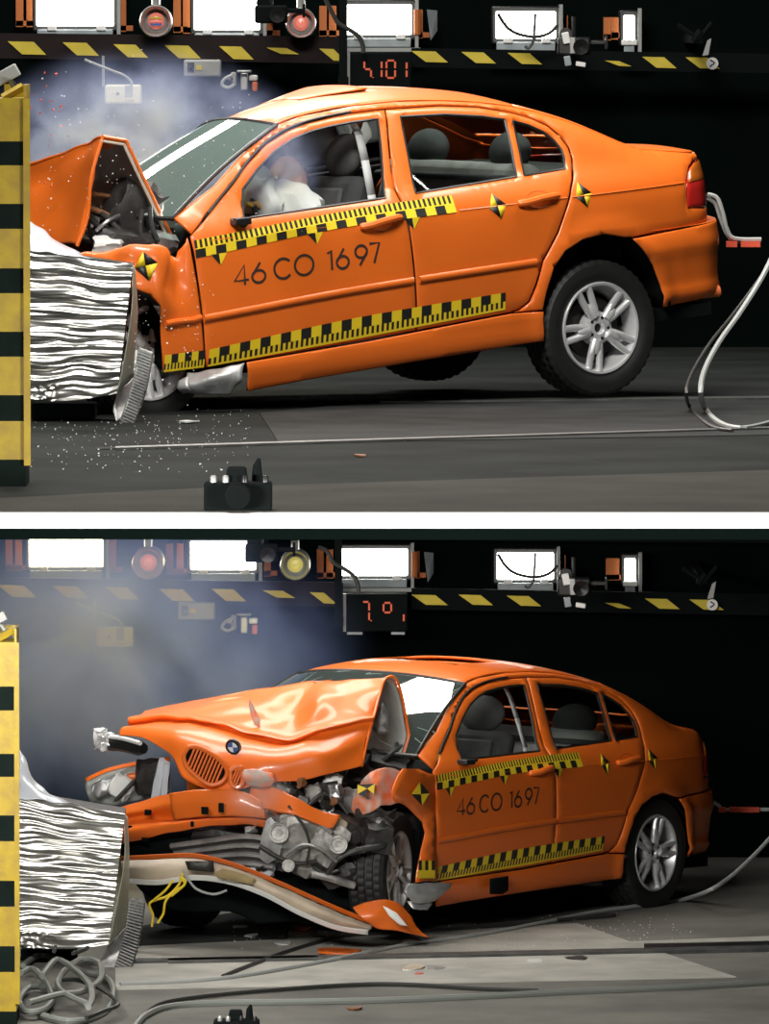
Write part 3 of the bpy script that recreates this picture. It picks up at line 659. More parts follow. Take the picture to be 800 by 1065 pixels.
def hazard(Y, band, stripes, label, hs, right=None):
    t = empty('hazard_board', Matrix.Translation(at(200, stripes[0][1], Y))); tag(t, label, 'hazard board')
    for bi, (x0, x1, y0a, y0b, y1a, y1b) in enumerate(band):
        P = [at(x0, y0a, Y), at(x1, y0b, Y), at(x1, y1b, Y), at(x0, y1a, Y)]
        mk('board', P+[p+Vector((0, .04, 0)) for p in P], [(3, 2, 1, 0), (4, 5, 6, 7), (0, 1, 5, 4), (1, 2, 6, 5), (2, 3, 7, 6), (3, 0, 4, 7)], M['brownboard'] if bi == 0 else M['blackm'], t, world=True, smooth=False)
    for x, y, w, h in stripes:
        P = [at(x-w/2-6, y-h/2, Y-.012), at(x+w/2-7, y-h/2+.5, Y-.012), at(x+w/2+6, y+h/2, Y-.012), at(x-w/2+9, y+h/2-.5, Y-.012)]
        mk('yellow_stripe', P+[p+Vector((0, .01, 0)) for p in P], [(3, 2, 1, 0), (4, 5, 6, 7), (0, 1, 5, 4), (1, 2, 6, 5), (2, 3, 7, 6), (3, 0, 4, 7)], M['hazy'], t, world=True, smooth=False)
hazard(YU-.6, [(-40, 357, 34, 38, 60, 66), (428, 800, 50, 56, 70, 76)], [(28, 50, 28, 14), (84, 51, 26, 14), (136, 53, 24, 14), (190, 54, 26, 14), (246, 55, 24, 14), (294, 53, 22, 7), (346, 57, 16, 13),
    (447, 59, 26, 12), (498, 60, 24, 12), (546, 61, 24, 12), (643, 66, 16, 6), (686, 65, 24, 12), (731, 65.5, 24, 12)], 'long dark board with slanted yellow hazard stripes, upper bay', 0)
hazard(YB-.6, [(-40, 357, 600, 606, 625, 631), (428, 800, 612, 618, 634, 640)], [(18, 615, 28, 13), (74, 616, 26, 13), (127, 617, 24, 13), (184, 619, 26, 13), (238, 619, 24, 13), (290, 618, 22, 8), (336, 622, 16, 12),
    (447, 624, 26, 11), (495, 624, 24, 11), (545, 625, 24, 11), (643, 630, 16, 6), (689, 628, 24, 11), (735, 629, 24, 11)], 'long dark board with slanted yellow hazard stripes, lower bay', 0)
for dy, Y, nm in ((0, YU-.63, 'upper'), (563, YB-.63, 'lower')):
    o = MB(); c = at(741, 66+dy, Y-.02); o.lathe([(.001, -.004), (.034, -.004), (.034, .01)], c, 'y', 20)
    o = o.build('round_mark', M['white'], None); tag(o, 'small round white mark on the last yellow stripe, %s bay' % nm, 'mark')
    mb = MB(); q = [(c.x+.012*math.sin(a*.9-1.2)*(1 if a < 4 else 1), c.z+.02-.04*a/7) for a in range(8)]
    mb.tube([(x, c.y-.006, z) for x, z in q], .004, 6); mb.build('mark_squiggle', M['blackp'], None).parent = o
def beam(u0, v0, u1, v1, h, Y, label, m):
    P = [at(u0, v0, Y), at(u1, v1, Y), at(u1, v1+h, Y), at(u0, v0+h, Y)]
    o = mk('ceiling_beam', P+[p+Vector((0, .15, 0)) for p in P], [(3, 2, 1, 0), (4, 5, 6, 7), (0, 1, 5, 4), (1, 2, 6, 5), (2, 3, 7, 6), (3, 0, 4, 7)], m, smooth=False); tag(o, label, 'beam')
beam(-30, 545, 830, 552, 13, YB-.9, 'dark ceiling beam across the top of the lower bay', M['blackm'])
# boxes, display, round lights
def stay(t, u, v, Y):
    a = at(u, v, Y); yw = YU if v < 540 else YB; mb = MB(); mb.box((a.x, (a.y+.1+yw)/2, a.z), (.05, yw-a.y-.1, .05)); mk('wall_stay', mb.v, mb.f, M['blackm'], t, world=True, smooth=False)
def wall_box(x0, x1, y0, y1, Y, label, m, extra):
    c = at((x0+x1)/2, y1, Y); t = empty('instrument_box', Matrix.Translation(c)); tag(t, label, 'instrument box')
    mb = MB(); pbox(mb, x0, x1, y0, y1, Y, .12); mk('case', mb.v, mb.f, m, t, world=True, bev=.012); stay(t, (x0+x1)/2, (y0+y1)/2, Y)
    for nm, a, b, e, f, mm in extra:
        mb = MB(); pbox(mb, a, b, e, f, Y-.012, .012); mk(nm, mb.v, mb.f, mm, t, world=True, smooth=False)
    return t
for dy, dx, Y, nm in ((0, 0, YU-.8, 'upper'), (565, -9, YB-.8, 'lower')):
    t = wall_box(109+dx, 147+dx, 88+dy, 108+dy, Y, 'white instrument box with a curved cable on the %s back wall' % nm, M['white'], [('connector', 130+dx, 138+dx, 89+dy, 101+dy, M['greybox']), ('dial', 121+dx, 124+dx, 96+dy, 99+dy, M['blackp']), ('sticker', 130+dx, 140+dx, 104+dy, 107+dy, M['cream'])])
    mb = MB(); mb.tube(path([at(u+dx, v+dy, Y-.02) for u, v in ((88, 62), (100, 67), (118, 74), (130, 79), (137, 86), (135, 92))], 5), .008, 6); mk('cable', mb.v, mb.f, M['cable'], t, world=True)
    mb = MB(); pbox(mb, 106+dx, 108.5+dx, 58+dy, 90+dy, Y+.1, .05); mk('mounting_strut', mb.v, mb.f, M['greybox'], t, world=True, smooth=False)
    t = wall_box(191+dx*.7, 230+dx*.7, 62+dy, 80+dy, Y, 'grey instrument box with a small yellow label, %s back wall' % nm, M['greybox'], [('gauge', 195+dx*.7, 202+dx*.7, 65+dy, 75+dy, M['blackp']), ('gauge_glass', 196.5+dx*.7, 200.5+dx*.7, 70+dy, 73.5+dy, M['white']), ('yellow_label', 204+dx*.7, 210+dx*.7, 68+dy, 73+dy, M['hazy'])])
    # valve cluster
    v = empty('valve_cluster', Matrix.Translation(at(258, 96+dy, Y))); tag(v, 'cluster of small valves and hoses on the %s back wall' % nm, 'valve cluster')
    random.seed(5); stay(v, 256, 85+dy, Y-.1)
    for k, (u, w_, a, b, mm) in enumerate(((240, 246, 75, 90, 'greybox'), (250, 258, 76, 94, 'steel'), (259, 268, 78, 84, 'white'), (262, 268, 85, 95, 'orange_in'), (246, 262, 73, 76, 'dsilver'), (236, 242, 80, 84, 'chrome'))):
        mb = MB(); pbox(mb, u, w_, a+dy, b+dy, Y-.02*k, .06); mk('valve_body', mb.v, mb.f, M[mm], v, world=True, bev=.008)
    mb = MB(); mb.tube(path([at(a, b+dy, Y-.1) for a, b in ((242, 78), (234, 82), (231, 88), (237, 91), (244, 88))], 5), .01, 6); mk('hose', mb.v, mb.f, M['cable'], v, world=True)
def display(x0, x1, y0, y1, Y, label, digs):
    t = empty('digit_display', Matrix.Translation(at((x0+x1)/2, y1, Y))); tag(t, label, 'display')
    mb = MB(); pbox(mb, x0, x1, y0, y1, Y, .16); mk('case', mb.v, mb.f, M['blackm'], t, world=True, bev=.01); stay(t, (x0+x1)/2, (y0+y1)/2, Y)
    for a, b in ((x0+2, x0+18), (x1-17, x1-3)):
        mb = MB(); pbox(mb, a, b, y1+.5, y1+3, Y-.05, .1); mk('foot', mb.v, mb.f, M['lampglass'], t, world=True, smooth=False)
    mb = MB(); pbox(mb, x0-2, x0+1, y0, y1, Y-.02, .1); mk('edge_strip', mb.v, mb.f, M['greybox'], t, world=True, smooth=False)
    S = {'a': ((0, 0), (1, 0)), 'b': ((1, 0), (1, .5)), 'c': ((1, .5), (1, 1)), 'd': ((0, 1), (1, 1)), 'e': ((0, .5), (0, 1)), 'f': ((0, 0), (0, .5)), 'g': ((0, .5), (1, .5)), '.': ((1.3, .95), (1.3, 1))}
    for x, y, w, h, segs in digs:
        mb = MB()
        for s in segs:
            (ax, ay), (bx, by) = S[s]; dx, dy = bx-ax, by-ay
            mb.tube([at(x+(ax+dx*.12)*w, y+(ay+dy*.12)*h, Y-.006), at(x+(bx-dx*.12)*w, y+(by-dy*.12)*h, Y-.006)], .0075, 4)
        mk('digit', mb.v, mb.f, M['led'], t, world=True)
    return t
display(363, 428, 54, 91, YU-.9, 'black display with red digits above the upper orange car', [(379, 63, 7, 18, 'fgc.'), (391, 63, 6, 18, 'bc'), (402, 63, 9, 18, 'abcdef'), (415, 64, 8, 17, 'bc')])
display(359, 424, 618, 657, YB-.9, 'black display with faint red digits above the wrecked car', [(377, 626, 7, 20, 'abc.'), (399, 627, 8, 20, 'abfg'), (412, 629, 8, 18, 'c')])
for dy, Y, nm, px in ((0, YU-1.0, 'upper', 357), (561, YB-1.0, 'lower', 352)):
    mb = MB(); a = at(px, -14 + (0 if dy == 0 else dy+2), Y); b = at(px, 90+dy, Y); mb.box(((a.x+b.x)/2, Y, (a.z+b.z)/2), (.045, .05, a.z-b.z)); mb.box((b.x, Y+.08, b.z+.03), (.06, .2, .05))
    o = mb.build('black_post', M['blackm'], None, smooth=False); tag(o, 'slim black hanging post left of the digit display, %s bay' % nm, 'post')
    mb = MB(); mb.tube(path([at(u+(px-357), v+dy, Y-.03) for u, v in ((336, -6 if dy == 0 else 8), (345, 12), (352, 24), (362, 30), (372, 37), (377, 46), (378, 55))], 5), .013, 6)
    o = mb.build('hanging_cable', M['dcable'], None); tag(o, 'black cable drooping over the hanging post, %s bay' % nm, 'cable')
    mb = MB(); mb.tube(path([at(u, v+dy+(0 if dy == 0 else 1), Y+.1) for u, v in ((518, 14), (524, 24), (532, 32), (545, 37), (560, 38), (572, 34), (580, 26))], 5), .010, 6); mb.tube(path([at(u, v+dy, Y+.1) for u, v in ((557, 14), (556, 30), (555, 42), (550, 50), (546, 48))], 5), .008, 6)
    o = mb.build('hanging_cable', M['dcable'], None); tag(o, 'dark cables looping in front of the right flood lamp, %s bay' % nm, 'cable')
def round_light(u, v, r, Y, lens, label, stripes=False):
    c = at(u, v, Y); t = empty('round_light', Matrix.Translation(c)); tag(t, label, 'round light'); R0 = r/ppm(Y)
    mb = MB(); mb.lathe([(R0*.98, .25), (R0*.98, .06), (R0, 0), (R0*.93, -.015), (R0*.80, .01), (R0*.74, .06), (R0*.70, .10)], (0, 0, 0), 'y', 36); mb.build('housing', M['steel'], t, ang=50)
    mb = MB(); mb.lathe([(.001, .085), (R0*.45, .082), (R0*.70, .10)], (0, 0, 0), 'y', 30); mb.build('reflector', M['greybox'], t)
    mb = MB(); mb.lathe([(.001, .045), (R0*.30, .05), (R0*.52, .075)], (0, 0, 0), 'y', 24); mb.build('lens', lens, t)
    if stripes:
        for k, mm in enumerate((M['blue'], M['pink'], M['hazy'])):
            mb = MB(); mb.box((0, .04, (-.20+k*.2)*R0), (R0*.7, .012, R0*.13)); mb.build('lens_band', mm, t, smooth=False)
    mb = MB(); mb.tube([(0, .05, R0), (0, .05, R0*1.6)], .025, 8); mb.build('stem', M['steel'], t)
round_light(162, 22, 17, YU-.8, M['pink'], 'round metal light with banded lens left of middle, upper bay', True)
round_light(313, 24, 16, YU-.8, M['pink'], 'round metal light with pink lens, upper bay')
round_light(154, 586, 17, YB-.8, M['pink'], 'round metal light with orange lens, lower bay')
round_light(307, 588, 16, YB-.8, M['yellens'], 'round metal light with yellow lens, lower bay')
def cine(u, v, Y, s, label, body, accents=()):
    c = at(u, v, Y); t = empty('film_camera', Matrix.Translation(c)); tag(t, label, 'camera'); k = s/ppm(Y)
    mb = MB(); mb.box((0, 0, 0), (k*1.0, .14, k*.55)); mb.build('camera_body', body, t, bev=.012); stay(t, u, v, Y)
    mb = MB(); mb.lathe([(k*.18, -.02), (k*.2, -.12), (k*.24, -.13), (k*.14, -.12), (.001, -.10)], (k*.2, 0, -.02*k), 'y', 18); mb.build('lens_barrel', M['blackp'], t)
    mb = MB(); mb.box((k*.72, 0, .02), (k*.55, .06, k*.14)); mb.box((k*1.0, 0, 0.02), (k*.08, .08, k*.42)); mb.build('mount_arm', body, t, bev=.006)
    mb = MB(); mb.tube([(0, 0, k*.25), (0, 0, k*.9)], k*.07, 8); mb.build('stem', M['blackp'], t)
    mb = MB(); mb.lathe([(.001, -.04), (k*.2, -.04), (k*.2, .04), (.001, .04)], (-k*.25, 0, k*.36), 'y', 18); mb.build('film_magazine', body, t)
    for nm, x, z, w, h, mm in accents:
        mb = MB(); mb.box((x*k, -.08, z*k), (w*k, .03, h*k), Matrix.Rotation(x*.8, 3, 'Y')); mb.build(nm, mm, t, bev=.004)
    return t
acc = [('white_plate', -.25, .25, .22, .35, M['white']), ('white_plate', .1, -.05, .3, .16, M['white']), ('white_plate', -.2, -.45, .2, .3, M['lampglass']), ('white_plate', .2, -.55, .3, .14, M['white']), ('grey_plate', -.05, .02, .18, .5, M['steel'])]
cine(282, 15, YU-1.6, 34, 'black film camera silhouetted before the round light, upper bay', M['blackm'])
cine(597, 48, YU-1.6, 34, 'film camera with white fittings right of the lamps, upper bay', M['blackp'], acc)
cine(272, 575, YB-1.6, 34, 'black film camera silhouetted before the round light, lower bay', M['blackm'])
cine(597, 610, YB-1.6, 34, 'film camera with white fittings right of the lamps, lower bay', M['blackp'], acc)
for dy, Y, nm, u, v in ((0, YU-1.5, 'upper', 735, 48), (563, YB-1.5, 'lower', 740, 50)):
    t = empty('boom_bracket', Matrix.Translation(at(u, v+dy, Y))); tag(t, 'dim bracket with a pale fin at the far right, %s bay' % nm, 'bracket')
    P = [at(u-4, v+dy+10, Y), at(u+2, v+dy+9, Y), at(u+5, v+dy-8, Y), at(u+1, v+dy-6, Y)]
    mk('pale_fin', P+[p+Vector((0, .03, 0)) for p in P], [(3, 2, 1, 0), (4, 5, 6, 7), (0, 1, 5, 4), (1, 2, 6, 5), (2, 3, 7, 6), (3, 0, 4, 7)], M['greybox'], t, world=True, smooth=False)
    mb = MB(); mb.tube([at(u-30, v+dy-22, Y), at(u-8, v+dy-8, Y), at(u+6, v+dy-24, Y)], .015, 6); mb.tube([at(u-14, v+dy-5, Y), at(u-6, v+dy-16, Y)], .02, 6); mk('arm', mb.v, mb.f, M['blackm'], t, world=True); stay(t, u-8, v+dy-8, Y-.1)

# ------------------------------------------------------------------ the two cars
UPM = poseM(rad(33.26), rad(4.79), rad(.8), (-1.627, .098, -.058)); LOWM = poseM(rad(55.04), rad(-1.89), rad(.49), (-.655, 7.261, -3.201))
def on_plane(Mx, u, v, yl):
    """world point where the sight line through a pixel meets the car-space plane y = yl"""
    iv = Mx.inverted(); o = iv @ Vector((0, CAMY, CAMZ)); p = iv @ at(u, v, 5); d = p-o
    return Mx @ (o+d*((yl-o.y)/d.y))
def warp_tree(car, fn):
    for o in car.children_recursive:
        if o.type == 'MESH' and o.matrix_basis == Matrix.Identity(4):
            for v in o.data.vertices: v.co = fn(v.co)
            o.data.update()
def sstep(a, b, x):
    t = max(0, min(1, (x-a)/(b-a))); return t*t*(3-2*t)
def junk(parent, items, world=True):
    for k, (nm, u, v, Y, sz, mm, rot) in enumerate(items): chunk(nm, at(u, v, Y), sz, M[mm], parent, seed=k+len(nm)*.37+u*.01, rot=rot, nz=.45)
def hoses(parent, name, items):
    for mm, r, P in items:
        mb = MB(); mb.tube(path([at(*p) for p in P], 5), r, 8); mk(name, mb.v, mb.f, M[mm], parent, world=True)
def ppanel(name, outline, Yf, m, parent, solid=.006, sp=8, holes=(), nz=0, edge=0, roll=0):
    """panel traced by an outline, each corner at its own distance"""
    def f(a, b, d=0):
        p = Yf(a, b) if not isinstance(Yf, (int, float)) else at(a, b, Yf)
        if nz: p = p+noise.noise_vector(p*7)*nz
        return p
    return panel(name, outline, f, m, parent, holes, sp=sp, edge=edge, roll=roll, solid=solid, world=True, flip=True)

# ---- raised car striking the barrier (upper bay)
carU = empty('car', UPM); tag(carU, 'orange saloon car with lifted rear, its nose crushed into the barrier', 'car')
car_body(carU, M['ws_up'], .66, 'tilt')
def warpU(p):
    k = sstep(-.45, .70, p.y)*sstep(2.0, 1.0, p.x)
    return Vector((p.x+.14*k, p.y-.14*k, p.z-.13*k))
warp_tree(carU, warpU)
wheel(carU, (2.68, -.735, .20), 0, 0, 40); wheel(carU, (2.71, .735, .20), 180, 0, 12)
wu = UPM.inverted() @ at(145, 367, -.28); wheel(carU, wu, 4, 0, 20)
wheel(carU, (.15, .735, .345), 180)
def fend(a, b, d=0):
    k = sstep(.42, .62, b)*sstep(.36, .25, a); q = side(a, b, d)
    bul = .055*math.exp(-((a-.13)/.09)**2)*k - .05*math.exp(-((a-.27)/.035)**2)*sstep(.5, .8, b)
    q += Vector((0, -bul, 0)); return q+noise.noise_vector(q*9)*.022*k
fo = [(-.35, .83), (-.12, .855), (.02, .875), (.12, .862), (.19, .835), (.25, .79), (.285, .765), (.30, .80), (.345, .868), (.352, .80), (.375, .62), (.395, .42), (.415, .245), (.188, .245), (.181, .281), (.168, .374), (.158, .489), (.128, .569), (.08, .633), (.02, .661), (-.1, .65), (-.35, .62)]
fe = panel('front_fender', fo, fend, M['orange'], carU, sp=.028, edge=.004)
tape(carU, (.186, .41), lambda x: .330, lambda x: .248, False, period=.0745)
target(fe, .075, .765, .085, .14, f=lambda a, b: fend(a, b, -.004))
mb = MB(); mb.tube([fend(x, .482, -.004) for x in (.185, .24, .29, .34)]+[fend(.385, .49, -.002)], .014, 8); mb.build('rubbing_strip', M['orange'], fe)
# hood folded like a tent
Pk = lambda u, v, y: on_plane(UPM, u, v, y)
hr = [[Pk(80, 256, -.66), Pk(52, 250, -.35), Pk(12, 240, 0), Pk(-30, 236, .35)],
      [Pk(91, 226, -.67), Pk(62, 222, -.35), Pk(20, 214, 0), Pk(-25, 214, .35)],
      [Pk(95, 184, -.68), Pk(72, 178, -.35), Pk(32, 186, 0), Pk(-20, 194, .35)],
      [Pk(107, 142, -.66), Pk(84, 151, -.4), Pk(30, 168, 0.02), Pk(-25, 182, .4)],
      [Pk(131, 146, -.66), Pk(103, 155, -.4), Pk(50, 172, 0.02), Pk(-5, 186, .4)]]
lr = lambda A, B, t: [a.lerp(b, t) for a, b in zip(A, B)]
hr = hr[:3]+[lr(hr[2], hr[3], .9), hr[3], lr(hr[3], hr[4], .12), lr(hr[3], hr[4], .9), hr[4]]
hd = sheet('hood', hr, M['orange'], carU, n=6, solid=.006, nz=.018, ns=5.5, seed=3, flip=True, rg=.035, rs=3.)
rr_ = [[Pk(130, 145, -.66), Pk(103, 154, -.4), Pk(50, 172, .02)], [Pk(146, 178, -.66), Pk(120, 186, -.35), Pk(68, 196, .1)], [Pk(181, 251, -.67), Pk(148, 250, -.3), Pk(98, 246, .2)]]
sheet('hood_rear_half', rr_, M['orange'], hd, n=7, solid=.004, flip=False)
sheet('hood_lining', [[p+Vector((-.012, -.012, -.004)) for p in r] for r in rr_], M['underhood'], hd, n=7, solid=.008, nz=.006, ns=9)
mb = MB(); e = [Pk(80, 256, -.665), Pk(91, 226, -.675), Pk(95, 184, -.685), Pk(107, 142, -.665), Pk(131, 146, -.665), Pk(146, 178, -.665), Pk(181, 251, -.675)]
e = e[:3]+[e[2].lerp(e[3], .9), e[3], e[3].lerp(e[4], .12), e[3].lerp(e[4], .88), e[4], e[4].lerp(e[5], .1)]+e[5:]
mb.tube(path(e, 4), .009, 6); mk('hood_edge', mb.v, mb.f, M['orange'], hd, world=True)
mb = MB(); mb.tube(path([p+Vector((-.01, -.012, -.02)) for p in e[4:]], 4), .007, 6); mk('hood_edge_bare', mb.v, mb.f, M['cream'], hd, world=True)
mb = MB(); mb.tube(path([Pk(97, 202, -.5), Pk(118, 205, -.45), Pk(134, 210, -.4)], 4), .012, 6); mk('hood_brace', mb.v, mb.f, M['bwarm'], hd, world=True)
junk(carU, [('engine_cover', 138, 222, -.25, (.24, .18, .30), 'dirtyblack', (0, .5, .4)), ('suspension_turret', 128, 236, -.1, (.20, .2, .16), 'dirtyblack', (.3, .2, 0)), ('engine_part', 105, 242, -.2, (.22, .16, .12), 'castalu', (.1, .4, .2)),
    ('engine_part', 94, 232, -.1, (.14, .14, .14), 'dirtyblack', (.1, .4, .9)), ('engine_part', 162, 240, -.2, (.16, .14, .16), 'dirtyblack', (.5, 0, .2)), ('reservoir', 112, 254, -.45, (.13, .12, .07), 'white', (.2, .1, 0)),
    ('engine_part', 130, 250, -.35, (.3, .2, .10), 'dirtyblack', (0, .1, .2)), ('engine_block', 118, 270, .1, (.5, .5, .4), 'dirtyblack', (0, 0, .5)), ('engine_part', 170, 252, -.35, (.12, .10, .08), 'greymetal', (.4, .1, .6))])
mb = MB(); P = [Pk(150, 200, -.5), Pk(158, 204, -.5), Pk(152, 214, -.52), Pk(134, 238, -.52), Pk(120, 236, -.5), Pk(122, 220, -.5), Pk(136, 208, -.5)]
ppanel('torn_trim', [(152, 200), (160, 205), (152, 218), (135, 240), (120, 238), (119, 226), (128, 214), (140, 204)], lambda a, b: on_plane(UPM, a, b, -.52), M['blackp'], carU, nz=.02)
hoses(carU, 'hose', [('dcable', .014, [(95, 215, -.3), (110, 225, -.4), (125, 240, -.42), (140, 248, -.4)]), ('dcable', .012, [(88, 222, -.3), (104, 236, -.42), (118, 244, -.42)]), ('dsilver', .010, [(100, 240, -.45), (112, 230, -.45), (124, 224, -.4)]),
    ('dcable', .012, [(156, 215, -.4), (158, 235, -.42), (164, 250, -.42)]), ('dcable', .012, [(148, 218, -.4), (146, 240, -.42), (152, 252, -.42)]), ('bwarm', .014, [(93, 216, -.35), (108, 222, -.38), (118, 228, -.38)])])
sheet('inner_sill', [[(196, 388, -.50), (212, 386, -.52), (232, 384, -.5), (254, 378, -.45)], [(194, 400, -.55), (212, 396, -.58), (232, 394, -.56), (252, 392, -.5)], [(190, 408, -.5), (208, 410, -.54), (234, 412, -.52), (246, 402, -.46)]], M['greymetal'], carU, n=5, nz=.02, ns=11, solid=.006, flip=True)
sheet('torn_sill_flap', [[(186, 396, -.56), (196, 390, -.56)], [(184, 404, -.57), (197, 402, -.6)], [(192, 410, -.56), (199, 407, -.58)]], M['greymetal'], carU, n=4, nz=.01, ns=14, flip=True)
sheet('arch_liner', [[(128, 296, -.35), (150, 306, -.38), (166, 330, -.42)], [(126, 330, -.3), (148, 340, -.3), (167, 360, -.36)], [(126, 370, -.3), (150, 372, -.3), (169, 385, -.36)]], M['blackm'], carU, n=4, flip=True)
# steam-soaked cabin: airbag, dummy behind the wheel
L = lambda u, v, y: UPM.inverted() @ on_plane(UPM, u, v, y)
ellipsoid('airbag', L(296, 214, -.40), (.17, .22, .12), M['airbag'], carU, (0, .25, 0), .25, 2, 32)
ellipsoid('airbag_lobe', L(268, 205, -.45), (.10, .14, .15), M['airbag'], carU, (0, -.2, 0), .35, 5, 28)
mb = MB(); mb.lathe([(.001, -.01), (.02, -.01), (.03, 0), (.02, .012)], side(.66, .912, -.02), 'y', 12); mb.box(side(.64, .918, -.03), (.09, .06, .035)); mb.build('mirror_stub', M['blackp'], carU, bev=.008)
mb = MB(); P = [L(u, v, .45) for u, v in ((742, 200), (748, 214), (755, 232), (762, 247), (775, 251), (793, 250))]
umb = mk('umbilical_cable', *(lambda b: (b.v, b.f))(MB().tube(path([at(u, v, 2.0) for u, v in ((736, 202), (746, 206), (752, 222), (756, 238), (764, 248), (792, 249))], 5), .011, 6).tube(path([at(u, v, 2.02) for u, v in ((736, 206), (744, 212), (749, 226), (756, 243), (766, 251), (792, 250.5))], 5), .010, 6)), M['cable'], carU, world=True)
for x0, x1 in ((756, 767), (771, 791)):
    mb = MB(); a = at(x0, 251, 1.97); b = at(x1, 257, 1.97); mb.box(((a.x+b.x)/2, 2.0, (a.z+b.z)/2), (b.x-a.x, .06, a.z-b.z)); mk('red_marker', mb.v, mb.f, M['redflag'], umb, world=True, smooth=False)
ex = UPM.inverted() @ at(744, 303, 1.4); mb = MB(); mb.tube([ex+Vector((-.5, .1, .0)), ex+Vector((0.02, 0, 0))], .03, 12); mb.build('exhaust_pipe', M['orange_in'], carU)

def dummy(Mx, seat, head, hands, label):
    t = empty('crash_test_dummy', Mx @ Matrix.Translation(seat)); tag(t, label, 'dummy')
    I = Matrix.Translation(seat).inverted(); s = Vector(seat); h = Vector(head)
    neck = h+Vector((.05, 0, -.13)); chest = neck.lerp(s, .38); sh = neck+Vector((.02, 0, -.06))
    J = [s, s.lerp(chest, .5), chest, sh, neck, h+Vector((.02, 0, -.06))]; Rr = [(.15, .13), (.14, .12), (.16, .12), (.13, .09), (.055, .055), (.06, .06)]
    E_ = [(0, 1), (1, 2), (2, 3), (3, 4), (4, 5)]
    for sg, hp in zip((-1, 1), hands):
        b = len(J); sp = sh+Vector((0, sg*.17, -.01)); hp = Vector(hp); el = (sp+hp)/2+Vector((.06, sg*.06, -.12))
        wv = hp-(hp-el).normalized()*.06
        J += [sp, el, wv, hp]; Rr += [(.062, .062), (.046, .046), (.03, .03), (.036, .022)]; E_ += [(3, b), (b, b+1), (b+1, b+2), (b+2, b+3)]
        for q in range(4):
            J.append(hp+Vector((-.035+.012*(q % 2), (q-1.5)*.022, -.03))); Rr.append((.010, .010)); E_.append((b+3, len(J)-1))
        b2 = len(J); kn = s+Vector((-.42, sg*.14, .08)); ft = s+Vector((-.62, sg*.13, -.30))
        J += [s+Vector((-.02, sg*.10, -.01)), kn, ft]; Rr += [(.085, .085), (.06, .06), (.045, .045)]; E_ += [(0, b2), (b2, b2+1), (b2+1, b2+2)]
    me = bpy.data.meshes.new('body'); me.from_pydata([tuple(I @ p) for p in J], E_, []); o = bpy.data.objects.new('body', me); COL.objects.link(o); o.parent = t
    me.materials.append(M['dumshirt']); sk = o.modifiers.new('skin', 'SKIN')
    for i, r in enumerate(Rr): me.skin_vertices[0].data[i].radius = r
    me.skin_vertices[0].data[0].use_root = True
    o.modifiers.new('sub', 'SUBSURF').levels = 2; sk.use_smooth_shade = True
    hd_ = ellipsoid('head', I @ h, (.098, .078, .118), M['dummy'], t, (0, -.25, 0)); hl = I @ h
    ellipsoid('nose', hl+Vector((-.10, 0, -.005)), (.022, .014, .026), M['dummy'], hd_, seg=12)
    for y in (-.032, .032):
        ellipsoid('eye', hl+Vector((-.086, y, .02)), (.012, .014, .010), M['white'], hd_, seg=12); ellipsoid('ear', hl+Vector((.01, y*2.5, -.005)), (.022, .010, .034), M['dummy'], hd_, seg=12)
    ellipsoid('mouth', hl+Vector((-.082, 0, -.055)), (.012, .03, .007), M['bwarm'], hd_, seg=12)
    ellipsoid('face_paint', hl+Vector((-.045, -.05, -.03)), (.035, .03, .03), M['green'], hd_, seg=12); ellipsoid('face_paint', hl+Vector((-.045, .05, -.03)), (.035, .03, .03), M['green'], hd_, seg=12)
    return t
hU = L(300, 187, -.36)
dummy(UPM, (1.12, -.36, .62), hU, [(.93, -.52, .98), (.93, -.2, .98)], 'crash dummy thrown onto the airbag in the raised car')

# ---- wrecked car after the impact (lower bay)
carL = empty('car', LOWM); tag(carL, 'wrecked orange saloon car turned to show its torn open front', 'car')
car_body(carL, M['ws_low'], .52, 'slide')
wheel(carL, (2.71, -.735, .305), 0, 0, 75); wheel(carL, (2.71, .735, .305), 180, 0, 12)
wl = LOWM.inverted() @ at(398, 905, 6.98); wheel(carL, wl, 17, 0, 20); wheel(carL, (.12, .66, .24), 180)
sheet('shade_sheet', [[(140, 912, 6.95), (220, 908, 6.85), (300, 925, 6.8), (345, 945, 6.85)], [(145, 925, 6.95), (220, 930, 6.85), (300, 942, 6.8), (345, 952, 6.85)], [(165, 945, 6.95), (225, 952, 6.85), (300, 956, 6.8), (340, 958, 6.85)]], M['blackm'], carL, n=5, nz=.05, ns=6, flip=True)  # black sheet added to darken the gap behind the hanging bumper
OS = lambda a, b: on_plane(LOWM, a, b, -.868)
ppanel('front_fender', [(420, 800), (436, 799), (452, 806), (457, 823), (454, 845), (453, 863), (455, 892), (454, 916), (434, 917), (437, 895), (442, 866), (440, 855), (427, 840), (411, 833), (408, 822), (414, 808)],
       lambda a, b: on_plane(LOWM, a, b, -.868-.05*sstep(850, 820, b)*sstep(455, 425, a)), M['orange'], carL, solid=.01, sp=6, nz=.012)
ft = mb = MB()
def fq(u, v): return on_plane(LOWM, u, v, -.93)
for tri, m in ((((428, 826), (438, 826), (437, 813)), 1), (((437, 813), (438, 826), (447, 825)), 0), (((447, 825), (438, 826), (439, 838)), 1), (((439, 838), (438, 826), (428, 826)), 0)): mb.add([fq(*p) for p in tri], [(0, 1, 2)], m)
mk('crosshair_target', mb.v, mb.f, [M['black'], M['yellow']], carL, world=True, midx=mb.m, smooth=False)
mb = MB()
for k in range(5):
    x0 = 435.5+k*3.4
    mb.add([on_plane(LOWM, *p, -.885) for p in ((x0, 895), (x0+3.4, 895), (x0+3.4, 905), (x0, 905))], [(0, 1, 2, 3)], k % 2); 
